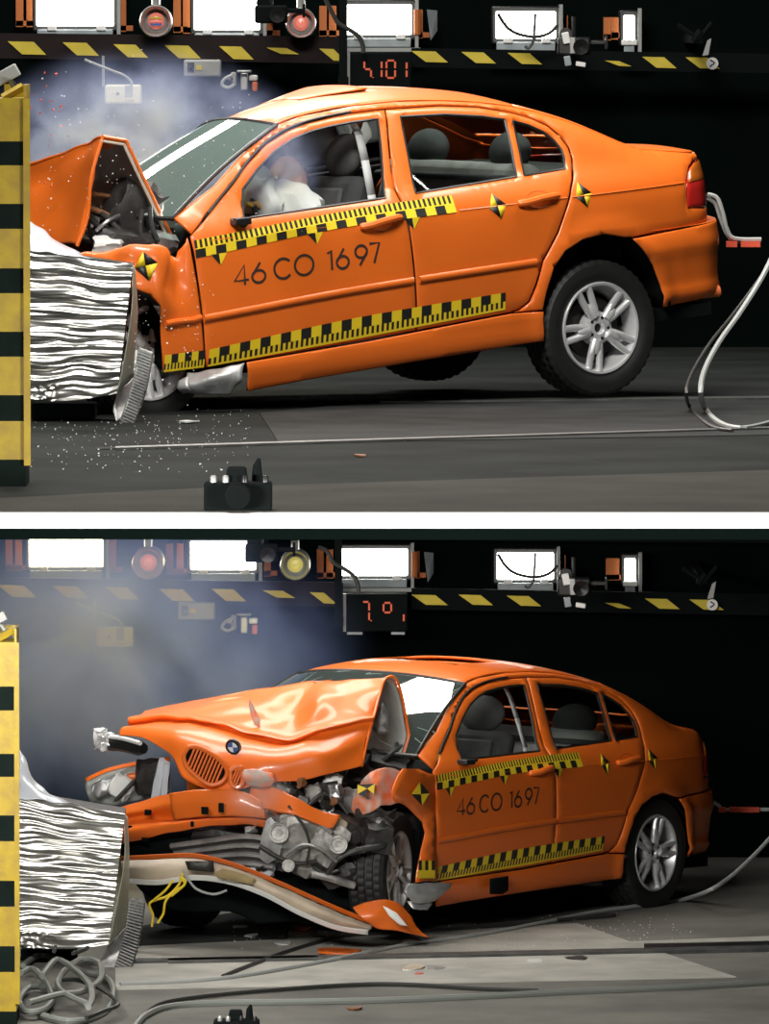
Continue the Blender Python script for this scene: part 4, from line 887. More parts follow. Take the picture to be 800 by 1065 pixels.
mb.add([on_plane(LOWM, *p, -.885) for p in ((434.5, 905), (452.5, 905), (452.5, 913.5), (434.5, 913.5))], [(0, 1, 2, 3)], 1)
mk('scale_tape', mb.v, mb.f, [M['black'], M['yellow']], carL, world=True, midx=mb.m, smooth=False)
ppanel('black_patch', [(510, 914), (529, 911), (529, 926), (523, 930), (510, 930)], lambda a, b: on_plane(LOWM, a, b, -.875), M['blackm'], carL, solid=.004)
sheet('inner_sill', [[(424, 920, 6.86), (438, 919, 6.9), (455, 918, 7.0), (470, 917, 7.1)], [(422, 930, 6.84), (438, 930, 6.86), (452, 929, 6.95), (466, 925, 7.05)], [(428, 938, 6.86), (440, 940, 6.9), (450, 938, 6.96), (460, 932, 7.02)]], M['greymetal'], carL, n=5, nz=.02, ns=12, solid=.006, flip=True)
sheet('torn_sill_flap', [[(424, 938, 6.88), (450, 939, 6.95)], [(430, 945, 6.86), (445, 946, 6.92)]], M['greymetal'], carL, n=4, nz=.012, ns=16, flip=True)
hL = [[(124, 765, 7.30), (150, 769, 7.15), (178, 785, 6.92), (194, 812, 6.76), (236, 823, 6.62), (285, 814, 6.58), (330, 807, 6.62), (376, 797, 6.78)],
      [(126, 758, 7.35), (155, 758, 7.2), (190, 765, 6.95), (222, 778, 6.78), (262, 787, 6.64), (310, 788, 6.60), (350, 782, 6.67), (382, 770, 6.86)],
      [(134, 750, 7.5), (170, 746, 7.4), (214, 749, 7.15), (256, 760, 6.92), (298, 768, 6.82), (332, 758, 6.78), (360, 752, 6.86), (388, 748, 6.96)],
      [(144, 745, 7.7), (185, 736, 7.65), (230, 733, 7.5), (268, 738, 7.3), (305, 745, 7.14), (335, 730, 7.02), (365, 724, 7.12), (395, 722, 7.08)],
      [(152, 741, 7.9), (200, 731, 7.9), (245, 722, 7.8), (285, 715, 7.6), (322, 710, 7.5), (342, 708, 7.4), (372, 707, 7.3), (402, 705, 7.15)]]
hL = hL[:2]+[[(u, v+5, Y-.01) for u, v, Y in hL[2]], [(u, v, Y-.05) for u, v, Y in hL[2]], [(u, v-3, Y+.03+.09*(200 < u < 350)) for u, v, Y in hL[2]]]+hL[3:]
hd = sheet('hood', hL, M['orange'], carL, n=9, solid=.006, nz=.012, ns=6., seed=9, flip=True, rg=.03, rs=2.4)
rl = [[(335, 709, 7.6), (372, 707, 7.4), (404, 705, 7.17)], [(345, 735, 7.8), (385, 728, 7.55), (417, 722, 7.26)], [(365, 800, 8.1), (402, 800, 7.7), (431, 799, 7.36)]]
sheet('hood_rear_half', rl, M['orange'], hd, n=6, solid=.004)
sheet('hood_lining', [[(u-1.5, v+1, Y-.03) for u, v, Y in r] for r in rl], M['underhood'], hd, n=6, solid=.008, nz=.008, ns=8)
mb = MB(); mb.tube(path([at(*p) for p in ((376, 797, 6.77), (382, 770, 6.85), (388, 748, 6.95), (395, 722, 7.07), (402, 705, 7.14), (416, 715, 7.2), (431, 799, 7.34))], 5), .009, 6); mk('hood_edge', mb.v, mb.f, M['orange'], hd, world=True)
ppanel('hood_lining_recess', [(385, 752), (390, 738), (398, 730), (405, 742), (404, 762), (393, 765)], 7.16, M['greymetal'], hd, sp=6)
for pts in ([(259, 727), (263, 738), (269, 748), (270, 757), (264, 755), (259, 744), (257, 735)], [(324, 709), (345, 707), (340, 712), (330, 714)]):
    ppanel('scrape_mark', pts, lambda a, b: at(a, b, 7.02 if b > 720 else 7.42), M['scraped'], hd, sp=4, solid=.003, nz=.02)
# kidney grilles and roundel on the hood nose
def grille(O, Y, ns):
    cx = sum(p[0] for p in O)/len(O); cy = sum(p[1] for p in O)/len(O)
    g = ppanel('grille', O, Y+.005, M['blackm'], hd, sp=5, solid=.004)
    mb = MB(); mb.tube(path([at(u, v, Y-.01) for u, v in O+O[:1]], 4), .013, 8); mk('grille_frame', mb.v, mb.f, M['orange'], g, world=True)
    pl = [Vector(p) for p in O]; x0 = min(p[0] for p in O); x1 = max(p[0] for p in O)
    for k in range(1, ns):
        x = x0+(x1-x0)*k/ns; best = []
        for i in range(len(pl)):
            a, b = pl[i], pl[(i+1) % len(pl)]; sl_ = -.42
            fa = a.x-x-sl_*(cy-a.y)*-1; fb = b.x-x-sl_*(cy-b.y)*-1
            if fa*fb < 0: best.append(a.lerp(b, fa/(fa-fb)))
        if len(best) == 2:
            mb = MB(); mb.tube([at(best[0].x, best[0].y, Y-.008), at(best[1].x, best[1].y, Y-.008)], .0065, 6); mk('grille_slat', mb.v, mb.f, M['orange'], g, world=True)
grille([(196, 777), (206, 777), (222, 785), (234, 796), (236, 806), (229, 814), (218, 816), (205, 808), (194, 797), (191, 786)], 6.60, 11)
grille([(240, 801), (246, 798), (252, 800), (252, 814), (246, 819), (240, 814)], 6.55, 4)
sheet('scraped_patch', [[(254, 800, 6.53), (268, 801, 6.51), (284, 806, 6.53)], [(252, 808, 6.5), (268, 810, 6.48), (286, 812, 6.5)], [(256, 817, 6.53), (270, 819, 6.52), (284, 817, 6.54)]], M['scraped'], hd, n=5, nz=.012, ns=14, flip=True)
Mr = Matrix.Translation(at(243, 776.5, 6.58)) @ Matrix.Rotation(rad(-25), 4, 'Z') @ Matrix.Rotation(rad(18), 4, 'X')
mb = MB(); mb.lathe([(.001, -.006), (.030, -.006), (.031, -.010), (.044, -.008), (.045, .006)], seg=28)
mb.v = [Mr @ v for v in mb.v]; rd_ = mk('roundel', mb.v, mb.f, M['blackp'], hd, world=True)
for k in range(4):
    mb = MB(); mb.add([(0, -.011, 0)]+[(.029*math.cos(rad(a+k*90)), -.011, .029*math.sin(rad(a+k*90))) for a in range(0, 91, 15)], [(0, i, i+1) for i in range(1, 7)])
    mk('roundel_quarter', [Mr @ v for v in mb.v], mb.f, M['blue'] if k % 2 else M['white'], rd_, world=True)
for rr in (.031, .044):
    mb = MB(); mb.tube([(rr*math.cos(a*math.pi/14), -.010, rr*math.sin(a*math.pi/14)) for a in range(28)], .0022, 6, closed=True); mk('roundel_ring', [Mr @ v for v in mb.v], mb.f, M['chrome'], rd_, world=True)
# front panel, crush beam, torn bumper cover
sheet('front_crossmember', [[(110, 843, 7.15), (150, 832, 7.0), (178, 826, 6.88), (215, 823, 6.75), (255, 824, 6.66), (292, 838, 6.62)], [(113, 851, 7.08), (150, 842, 6.93), (178, 838, 6.82), (215, 836, 6.70), (255, 838, 6.60), (294, 846, 6.58)],
      [(116, 858, 7.14), (150, 850, 7.0), (178, 851, 6.9), (215, 850, 6.76), (255, 850, 6.66), (296, 852, 6.62)], [(118, 866, 7.02), (150, 860, 6.88), (178, 856, 6.78), (215, 852, 6.66), (255, 850, 6.58), (296, 856, 6.58)], [(122, 879, 7.04), (150, 872, 6.9), (178, 866, 6.8), (215, 860, 6.68), (255, 858, 6.62), (296, 864, 6.6)]], M['orange'], carL, n=6, nz=.008, ns=8, solid=.006, flip=True)
cb = sheet('crush_beam', [[(176, 825, 6.72), (210, 821, 6.62), (246, 822, 6.54), (272, 832, 6.52)], [(177, 838, 6.70), (210, 835, 6.60), (246, 837, 6.52), (274, 842, 6.50)], [(181, 853, 6.72), (212, 850, 6.62), (248, 849, 6.54), (276, 852, 6.52)]], M['orange'], carL, n=5, nz=.006, ns=9, solid=.02, flip=True)
for u, v, w_, h_ in ((154, 845, 4, 3), (134, 862, 4, 3.5), (230, 840, 3, 5), (213, 843, 4, 4), (151, 873, 4, 2), (200, 857, 2, 3)):
    mb = MB(); Yh = 7.0-(u-134)*.0052 if v > 860 or u < 170 else 6.54; P = at(u, v, Yh-.035); k = ppm(6.8)
    mb.box(P, (w_*2/k, .010, h_*2/k), Matrix.Rotation(-.4, 3, 'Z')); mk('bolt_hole', mb.v, mb.f, M['blackm'], cb, world=True, bev=.004)
bc = [[(126, 896, 6.66), (165, 894, 6.58), (202, 893, 6.52), (242, 902, 6.46), (285, 919, 6.44), (330, 939, 6.46), (372, 957, 6.52), (388, 962, 6.56)],
      [(127, 904, 6.61), (165, 904, 6.53), (202, 901, 6.47), (242, 909, 6.41), (282, 924, 6.39), (322, 943, 6.41), (366, 961, 6.47), (386, 966, 6.53)],
      [(130, 915, 6.64), (165, 917, 6.56), (202, 912, 6.5), (240, 917, 6.44), (276, 930, 6.42), (312, 949, 6.44), (350, 964, 6.5), (383, 969, 6.55)]]
bcv = sheet('bumper_cover', bc, M['cream'], carL, n=6, nz=.006, ns=9, solid=.006, flip=True)
sheet('bumper_outer_skin', [[(u, v-5+k*4.5, Y+.03+k*.02) for u, v, Y in bc[0]] for k in (0, 1)], M['orange'], bcv, n=6, solid=.005, flip=True)
sheet('bumper_lower_lip', [[(u, v-1.5+k*5, Y-.03+.02*k) for u, v, Y in bc[2]] for k in (0, 1)], M['white'], bcv, n=6, solid=.005, flip=True)
ppanel('foam_stain', [(224, 907), (232, 903), (250, 908), (266, 914), (262, 920), (240, 916), (226, 913)], 6.36, M['bwarm'] if 0 else mat('ochre_foam', (.42, .32, .15), .8, var=.3), bcv, sp=6)
ppanel('bracket_plate', [(193, 897), (222, 895), (222, 907), (196, 906)], 6.40, M['dirtyblack'], bcv, sp=6, nz=.01, solid=.02)
sheet('bumper_corner', [[(366, 943, 6.5), (384, 937, 6.52), (402, 936, 6.55), (416, 942, 6.6), (428, 954, 6.66)], [(376, 955, 6.46), (390, 952, 6.46), (404, 951, 6.5), (418, 956, 6.55), (436, 966, 6.62)], [(386, 962, 6.5), (394, 966, 6.5), (408, 968, 6.52), (424, 970, 6.56), (447, 974, 6.62)]], M['orange'], bcv, n=6, nz=.012, ns=9, solid=.008, flip=True)
ppanel('primer_streak', [(398, 942), (412, 949), (424, 963), (416, 962), (405, 953)], 6.40, M['white'], bcv, sp=5, solid=.003)
# right-hand fender remains, headlamp housing, lock strut
fr = [[(88, 812, 7.65), (110, 802, 7.6), (140, 795, 7.55), (176, 790, 7.45)], [(89, 822, 7.6), (112, 813, 7.56), (140, 808, 7.5), (176, 803, 7.4)], [(93, 834, 7.62), (115, 836, 7.55), (142, 832, 7.46), (178, 822, 7.36)]]
rf_ = sheet('headlamp_shell', fr, M['underhood'], carL, n=5, nz=.02, ns=8, flip=True)
sheet('fender_edge', [[(u, v-3+k*4, Y-.03-k*.02) for u, v, Y in fr[0]] for k in (0, 1)], M['orange'], rf_, n=5, flip=True, nz=.01)
ppanel('headlamp_reflector', [(96, 815), (110, 808), (120, 813), (116, 826), (103, 831), (94, 825)], 7.45, M['greymetal'], rf_, sp=5, nz=.03)
ppanel('orange_shard', [(132, 805), (142, 803), (143, 810), (134, 812)], 7.36, M['orange'], rf_, sp=5)
junk(carL, [('duct', 155, 808, 7.3, (.14, .1, .20), 'dirtyblack', (.2, 0, .1)), ('washer_pipe', 165, 812, 7.25, (.05, .05, .24), 'plastic', (0, .2, 0)), ('washer_pipe', 172, 812, 7.2, (.035, .05, .2), 'plastic', (0, .1, 0)), ('clip', 126, 818, 7.35, (.12, .05, .12), 'white', (0, .6, 0)), ('bracket', 130, 822, 7.3, (.16, .05, .02), 'dirtyblack', (0, -.8, 0))])
mb = MB(); mb.tube(path([at(106, 771, 7.45), at(125, 773, 7.35), at(150, 779, 7.2)], 4), [.05]*4+[.045]*4+[.03], 8); ls = mk('lock_strut', mb.v, mb.f, M['blackp'], carL, world=True)
mb = MB(); mb.tube(path([at(112, 766, 7.38), at(128, 768, 7.28), at(146, 773, 7.14)], 4), .014, 6); mk('strut_edge', mb.v, mb.f, M['white'], ls, world=True)
for k, (u, v, s_) in enumerate(((104, 764, .07), (109, 770, .06), (103, 773, .06), (115, 767, .05), (107, 777, .05))): chunk('torn_metal', at(u, v, 7.38), (s_, s_, s_), M['silver'], ls, seed=k, nz=.8)
# engine bay
junk(carL, [('engine_block', 305, 855, 7.05, (.55, .5, .5), 'dirtyblack', (0, 0, .5)), ('gearbox_casting', 312, 862, 6.66, (.26, .2, .22), 'castalu', (.2, .1, .3)), ('gearbox_casting', 336, 872, 6.7, (.22, .2, .26), 'castalu', (.1, .5, .2)), ('gearbox_casting', 325, 890, 6.72, (.24, .2, .2), 'castalu', (.4, .2, .6)),
    ('gearbox_casting', 300, 882, 6.7, (.16, .16, .18), 'castalu', (.6, .2, .1)), ('pulley_cover', 284, 872, 6.62, (.12, .12, .24), 'greymetal', (.1, .2, 0)), ('broken_bracket', 360, 860, 6.75, (.22, .2, .12), 'dirtyblack', (.2, .4, .3)), ('broken_bracket', 385, 850, 6.85, (.2, .2, .14), 'dirtyblack', (.1, .6, .2)),
    ('broken_bracket', 392, 868, 6.72, (.16, .2, .16), 'dirtyblack', (.3, .1, .2)), ('broken_bracket', 350, 905, 6.75, (.2, .2, .12), 'dirtyblack', (.3, -.3, .2)), ('headlamp_unit', 272, 806, 6.72, (.16, .12, .12), 'silver', (.4, .3, .2)), ('headlamp_unit', 290, 813, 6.74, (.12, .12, .14), 'chrome', (.2, .1, .8)),
    ('headlamp_unit', 302, 826, 6.64, (.20, .08, .06), 'greymetal', (.1, .5, .2)), ('bulb_holder', 330, 815, 6.85, (.2, .16, .18), 'dirtyblack', (.4, .2, .1)), ('filler_cap', 345, 818, 6.78, (.10, .08, .13), 'white', (.1, .2, 0)), ('filler_cap', 352, 826, 6.76, (.06, .06, .08), 'plastic', (.1, .2, 0)),
    ('broken_bracket', 366, 832, 6.8, (.12, .1, .1), 'greymetal', (.5, .1, .2)), ('condenser_lump', 250, 878, 6.85, (.5, .24, .16), 'dirtyblack', (0, .1, -.3)), ('sump', 270, 905, 7.1, (.9, .5, .16), 'blackm', (0, 0, .2)), ('subframe', 330, 925, 7.1, (.7, .4, .12), 'blackm', (0, .3, .2)),
    ('coolant_bottle', 272, 902, 6.7, (.14, .1, .09), 'plastic', (0, .1, 0)), ('broken_bracket', 400, 800, 7.2, (.22, .2, .2), 'blackp', (.5, .3, 0)), ('broken_bracket', 418, 792, 7.3, (.05, .05, .24), 'blackp', (0, .5, 0)), ('broken_bracket', 380, 805, 7.1, (.2, .12, .10), 'dirtyblack', (0, .3, 0)), ('broken_bracket', 210, 880, 7.05, (.9, .24, .16), 'blackm', (0, .05, -.35))])
random.seed(21)
for k in range(46):
    u = random.uniform(255, 405); v = random.uniform(798, 905); s_ = random.uniform(.025, .075)
    if v < 812 and u < 370: v += 14
    if u > 355 and v < 842: u -= 60; v += 30
    chunk('broken_fragment', at(u, v, 6.60+random.uniform(0, .12)), (s_, s_*.8, s_*random.uniform(.5, 1.6)), M[random.choice(['castalu', 'castalu', 'dirtyblack', 'dirtyblack', 'greymetal', 'dsilver', 'bwarm', 'blackp', 'greymetal'])], carL, seed=k*.7, nz=.9, rot=(random.random()*3, random.random()*3, 0), sub=2)
for k in range(7):
    v0 = 868+k*4.6; mb = MB(); mb.tube(path([at(178+k*2, v0+12-k, 6.84), at(215, v0+7-k*.5, 6.72), at(255, v0+2, 6.62), at(284, v0+6, 6.6)], 4), .011 if k % 2 else .016, 6)
    mk('radiator_tube', mb.v, mb.f, M['greymetal'] if k % 2 == 0 else M['dirtyblack'], carL, world=True)
for u, v, r in ((290, 866, .055), (352, 878, .05), (300, 900, .035)):
    mb = MB(); mb.lathe([(.001, -.02), (r*.3, -.02), (r*.35, -.012), (r*.75, -.012), (r*.8, -.025), (r, -.025), (r, .02)], at(u, v, 6.52), 'y', 24); mk('pulley', mb.v, mb.f, M['castalu'], carL, world=True)
hoses(carL, 'metal_pipe', [('castalu', .012, [(292, 850, 6.54), (310, 845, 6.52), (328, 852, 6.52), (345, 866, 6.54)]), ('greymetal', .009, [(296, 890, 6.54), (315, 878, 6.5), (335, 884, 6.5), (350, 896, 6.54)]), ('dirtyblack', .013, [(270, 880, 6.55), (290, 892, 6.53), (310, 898, 6.54), (330, 896, 6.56)]), ('dcable', .008, [(300, 838, 6.5), (316, 860, 6.48), (322, 880, 6.5), (318, 900, 6.54)])])
sheet('inner_wing', [[(300, 835, 6.58), (325, 842, 6.56), (350, 850, 6.58), (362, 856, 6.62)], [(296, 842, 6.6), (322, 850, 6.58), (345, 860, 6.6), (358, 868, 6.64)]], M['cream'], carL, n=6, nz=.01, ns=9, solid=.01, flip=True)
sheet('chassis_rail', [[(262, 815, 6.62), (290, 822, 6.55), (320, 838, 6.52), (352, 848, 6.55)], [(258, 838, 6.58), (288, 842, 6.5), (318, 852, 6.48), (346, 862, 6.52)]], M['orange'], carL, n=6, nz=.02, ns=7, solid=.02, flip=True)
fw = sheet('crumpled_wing', [[(366, 828, 6.78), (376, 812, 6.72), (392, 800, 6.74), (408, 800, 6.8), (422, 803, 6.84)], [(364, 838, 6.76), (378, 826, 6.7), (392, 816, 6.68), (408, 816, 6.76), (420, 818, 6.82)], [(370, 850, 6.78), (384, 846, 6.72), (396, 840, 6.7), (408, 838, 6.74), (416, 834, 6.8)]], M['scraped'], carL, n=7, nz=.014, ns=10, solid=.008, flip=True, rg=.04, rs=6)
mb = MB()
for tri, m in ((((372, 826), (382, 820), (381, 829)), 0), (((372, 816), (382, 820), (372, 826)), 1), (((372, 816), (390, 815), (382, 820)), 0), (((390, 815), (389, 826), (382, 820)), 1)): mb.add([at(u, v, 6.62) for u, v in tri], [(0, 1, 2)], m)
mk('crosshair_target', mb.v, mb.f, [M['black'], M['yellow']], fw, world=True, midx=mb.m, smooth=False)
sheet('shredded_liner', [[(345, 858, 6.7), (370, 850, 6.7), (395, 848, 6.78), (412, 842, 6.86)], [(342, 880, 6.66), (368, 872, 6.66), (392, 866, 6.72), (408, 862, 6.84)], [(338, 905, 6.68), (358, 892, 6.7), (385, 886, 6.74), (402, 884, 6.82)]], M['blackp'], carL, n=5, nz=.05, ns=8, flip=True)
hoses(carL, 'hose', [('dcable', .016, [(340, 910, 6.6), (352, 893, 6.56), (372, 884, 6.56), (395, 880, 6.6), (405, 874, 6.7)]), ('dcable', .010, [(318, 892, 6.6), (335, 908, 6.6), (352, 905, 6.6)]), ('castalu', .022, [(325, 908, 6.62), (345, 914, 6.6), (368, 921, 6.66)]), ('dcable', .012, [(395, 795, 7.1), (405, 785, 7.1), (418, 776, 7.2)]),
    ('dcable', .012, [(412, 772, 7.2), (418, 785, 7.2), (424, 800, 7.2)]), ('cable', .007, [(190, 905, 6.42), (196, 915, 6.42), (205, 925, 6.42), (222, 930, 6.42), (236, 926, 6.42)]), ('dcable', .010, [(320, 838, 6.58), (335, 826, 6.6), (350, 832, 6.62), (362, 846, 6.62)])])
for P in ([(190, 908, 6.42), (186, 920, 6.42), (174, 932, 6.44), (156, 939, 6.46), (159, 952, 6.46), (158, 964, 6.46)], [(187, 912, 6.4), (192, 920, 6.4), (180, 928, 6.42), (172, 938, 6.42), (170, 950, 6.44), (164, 960, 6.44)], [(180, 915, 6.42), (172, 926, 6.42), (160, 936, 6.44)], [(188, 913, 6.4), (193, 916, 6.4), (190, 922, 6.4), (178, 932, 6.42)]):
    mb = MB(); mb.tube(path([at(*p) for p in P], 5), .007, 6); mk('yellow_wire', mb.v, mb.f, M['ywire'], carL, world=True)
mb = MB(); mb.box(side(.67, .915, -.03), (.09, .07, .03)); mb.tube([side(.68, .915, -.03), side(.76, .925, -.05)], .012, 6); mb.build('mirror_stub', M['blackp'], carL, bev=.006)
um = mk('umbilical_cable', *(lambda b: (b.v, b.f))(MB().tube(path([at(u, v, 10.4) for u, v in ((742, 834), (748, 838), (756, 842), (800, 842))], 4), .012, 6)), M['cable'], carL, world=True)
for x0, x1 in ((748, 755), (759, 790)):
    mb = MB(); a = at(x0, 840, 10.37); b = at(x1, 845, 10.37); mb.box(((a.x+b.x)/2, 10.4, (a.z+b.z)/2), (b.x-a.x, .06, a.z-b.z)); mk('red_marker', mb.v, mb.f, M['redflag'], um, world=True, smooth=False)
dummy(LOWM, (1.12, -.36, .62), (.95, -.36, 1.10), [(.93, -.52, .92), (.93, -.2, .92)], 'crash dummy in the driving seat of the wrecked car')

# ------------------------------------------------------------------ barriers
def barrier(xr, bands, Yp, zf, labelp):
    t = empty('striped_post', Matrix.Translation(at(xr-12, bands[-1][1], Yp))); tag(t, labelp, 'post')
    for y0, y1, yel in bands:
        a = at(xr-30, y0, Yp); b = at(xr, y1, Yp); mb = MB(); mb.box(((a.x+b.x)/2, Yp+.16, (a.z+b.z)/2), (b.x-a.x, .32, a.z-b.z))
        mk('yellow_band' if yel else 'black_band', mb.v, mb.f, M['byellow' if yel else 'bblack'], t, world=True, smooth=False)
    a = at(xr-1, bands[0][0], Yp); b = at(xr, bands[-1][1]-22, Yp); mb = MB(); mb.box((b.x+.006, Yp-.006, (a.z+b.z)/2), (.026, .02, a.z-b.z)); mk('corner_edge', mb.v, mb.f, M['byellow'], t, world=True, smooth=False)
    y0 = bands[0][0]; P = [at(xr-24, y0, Yp), at(xr-2, y0, Yp), at(xr-10, y0-8, Yp+.12), at(xr-18, y0-3, Yp+.1)]
    mb = MB(); a = at(xr-2, y0-14, Yp); b = at(xr, y0, Yp); mb.box(((a.x+b.x)/2, Yp+.16, (a.z+b.z)/2), (.012, .32, a.z-b.z)); a2 = at(xr-26, y0-13, Yp); mb.tube([at(xr-24, y0, Yp+.1), at(xr-3, y0-12, Yp+.1)], .018, 6); mb.box(((a2.x+a.x)/2, Yp+.30, a.z-.03), (a.x-a2.x, .02, .06))
    mk('top_gusset', mb.v, mb.f, M['byellow'], t, world=True, smooth=False)
    mb = MB(); a = at(xr-20, y0-24, Yp+.15); mb.box(a, (.10, .08, .05), Matrix.Rotation(-.5, 3, 'Y')); mb.tube([at(xr-30, y0-14, Yp+.15), a, at(xr-12, y0-12, Yp+.15)], .014, 6); mk('clamp', mb.v, mb.f, M['greybox'], t, world=True, bev=.006)
    return t
BU = [(102, 147, 1), (147, 172, 0), (172, 212, 1), (212, 238, 0), (238, 279, 1), (279, 305, 0), (305, 345, 1), (345, 371, 0), (371, 411, 1), (411, 438, 0), (438, 478, 1), (478, 506, 0)]
YpU = ground(14, 506, 0).y
barrier(27, BU, YpU, 0, 'yellow and black striped post at the left of the upper bay')
BL = [(668, 714, 1), (714, 739, 0), (739, 784, 1), (784, 808, 0), (808, 848, 1), (848, 875, 0), (875, 916, 1), (916, 943, 0), (943, 984, 1), (984, 1011, 0), (1011, 1052, 1), (1052, 1066, 0)]
YpL = ground(8, 1066, ZL).y
barrier(17, BL, YpL, ZL, 'yellow and black striped post at the left of the lower bay')
def block(C, Y, depth, zf, label, strip, film, seed, flap):
    """foil faced honeycomb block: wrinkled front, end sheet, curled strip and film"""
    t = empty('honeycomb_block', Matrix.Translation(at(C[3][0], C[3][1], Y))); tag(t, label, 'crash barrier')
    nu, nv = 44, 150; V = []; F = []
    for j in range(nv+1):
        b = j/nv
        for i in range(nu+1):
            a = i/nu
            u = (C[0][0]*(1-a)+C[1][0]*a)*(1-b)+(C[3][0]*(1-a)+C[2][0]*a)*b; v = (C[0][1]*(1-a)+C[1][1]*a)*(1-b)+(C[3][1]*(1-a)+C[2][1]*a)*b
            v += 3*math.sin(a*3.1)*(b > .96)
            p = at(u, v, Y); q = Vector((a*1.3+seed, b*26+.7*noise.noise(Vector((a*3, b*5, seed))), seed))
            d = noise.noise(q)*.020+noise.noise(q*2.0+Vector((3, 3, 3)))*.011+noise.noise(Vector((a*4, b*45, seed)))*.0022
            if b > .9 and a < .3: d += noise.noise(Vector((a*30, b*40, 1)))*.015
            p.y += d; V.append(p)
    for j in range(nv):
        for i in range(nu): F.append((j*(nu+1)+i, (j+1)*(nu+1)+i, (j+1)*(nu+1)+i+1, j*(nu+1)+i+1))
    mk('foil_face', V, F, M['foil'], t, world=True, ang=80)
    e0 = [at(C[1][0], C[1][1], Y+.0), at(C[1][0]-1, (C[1][1]*.6+C[2][1]*.4), Y), at(C[2][0], C[2][1], Y)]
    e1 = [at(C[1][0]+3, C[1][1]+4, Y+depth), at(C[1][0]+5, C[1][1]*.6+C[2][1]*.4, Y+depth), at(C[1][0]+1, C[2][1]-18, Y+depth)]
    sheet('end_sheet', [e0, e1], M['foilend'], t, n=6, nz=.004, solid=.004)
    Bk = [at(C[0][0], C[0][1], Y+.03), at(C[1][0]-1, C[1][1]+1, Y+.03), at(C[2][0]-1, C[2][1], Y+.03), at(C[3][0], C[3][1], Y+.03)]
    mk('core', Bk+[p+Vector((0, depth-.03, 0)) for p in Bk], [(3, 2, 1, 0), (4, 5, 6, 7), (0, 1, 5, 4), (1, 2, 6, 5), (2, 3, 7, 6), (3, 0, 4, 7)], M['dirtyblack'], t, world=True, smooth=False)
    n = 26
    st = sheet('curled_strip', [[(strip[0][0], strip[0][1], Y+.10), (strip[1][0], strip[1][1], Y+.12)], [((strip[0][0]*.55+strip[3][0]*.45)+2.5, strip[0][1]*.5+strip[3][1]*.5, Y+.03), ((strip[1][0]*.55+strip[2][0]*.45)+2.5, strip[1][1]*.5+strip[2][1]*.5, Y+.05)], [(strip[3][0], strip[3][1], Y-.06), (strip[2][0], strip[2][1], Y-.04)]], M['honey'], t, n=8, solid=.012)
    L0, R0 = [Vector(p) for p in strip[:2]]; R1, L1 = [Vector(p) for p in strip[2:]]
    for k in range(n):
        f = (k+.5)/n; bo = 2.5*math.sin(math.pi*f); l = L0.lerp(L1, f); r = R0.lerp(R1, f); yy = Y+.10-.16*f-.012-.02*math.sin(math.pi*f)
        mb = MB(); mb.tube([at(l.x+bo+.8, l.y, yy), at(r.x+bo-.8, r.y, yy+.02)], .0055, 4); mk('strip_rib', mb.v, mb.f, M['greymetal'], st, world=True)
    sheet('torn_flap', flap, M['greymetal'], t, n=6, nz=.01, ns=9, solid=.004)
    sheet('plastic_film', film, M['plastic'], t, n=6, nz=.02, ns=10, solid=.002)
    return t
block([(30, 260), (138, 275), (122, 409), (31, 417)], -1.42, .42, 0, 'wrinkled silver foil honeycomb block struck by the raised car', [(144, 362), (159, 367), (137, 447), (123, 441)],
      [[(29, 232, -1.2), (44, 240, -1.1), (58, 252, -1.05)], [(28, 248, -1.35), (50, 254, -1.3), (78, 262, -1.2)], [(29, 259, -1.42), (55, 263, -1.42), (95, 268, -1.4)]], 1.3,
      [[(122, 409, -1.3), (139, 392, -1.1)], [(118, 425, -1.35), (140, 410, -1.15)], [(122, 440, -1.4), (134, 432, -1.3)]])
block([(20, 829), (130, 846), (113, 983), (21, 985)], 5.8, .42, ZL, 'wrinkled silver foil honeycomb block beside the wrecked car', [(134, 934), (151, 937), (132, 1022), (116, 1014)],
      [[(18, 778, 6.0), (32, 806, 6.0), (48, 826, 6.0)], [(18, 802, 5.9), (40, 822, 5.9), (66, 832, 5.9)], [(19, 829, 5.8), (50, 832, 5.8), (86, 838, 5.8)]], 4.1,
      [[(113, 983, 5.9), (130, 964, 6.1)], [(104, 998, 5.85), (130, 985, 6.05)], [(92, 1006, 5.8), (122, 1012, 5.75)]])
for nm, zf, Y0, x0, x1, y0, y1, lab in (('upper', 0, -1.3, -60, 24, 262, 440, 'dark concrete barrier wall behind the striped post, upper bay'), ('lower', ZL, 5.95, -60, 13, 830, 985, 'dark concrete barrier wall behind the striped post, lower bay')):
    a = at(x0, y0, Y0); b = at(x1, y1, Y0); mb = MB(); mb.box(((a.x+b.x)/2, Y0+.9, (a.z+zf)/2), (b.x-a.x, 1.8, a.z-zf)); o = mb.build('barrier_wall', M['bconc'], None, smooth=False); tag(o, lab, 'barrier wall')
    c = at(x1+8, 421 if zf == 0 else 990, Y0+.1); d_ = at(x1+(74 if zf == 0 else 66), y1, Y0+.1); mb = MB(); mb.box(((c.x+d_.x)/2, Y0+.3, (c.z+zf)/2+.003), (d_.x-c.x, .25, c.z-zf-.004)); tag(mb.build('shadow_box', M['blackm'], None, smooth=False), 'black box for the shadow under the silver foil block, %s bay' % nm, 'shadow box')  # black box stands in for the shadow under the foil block

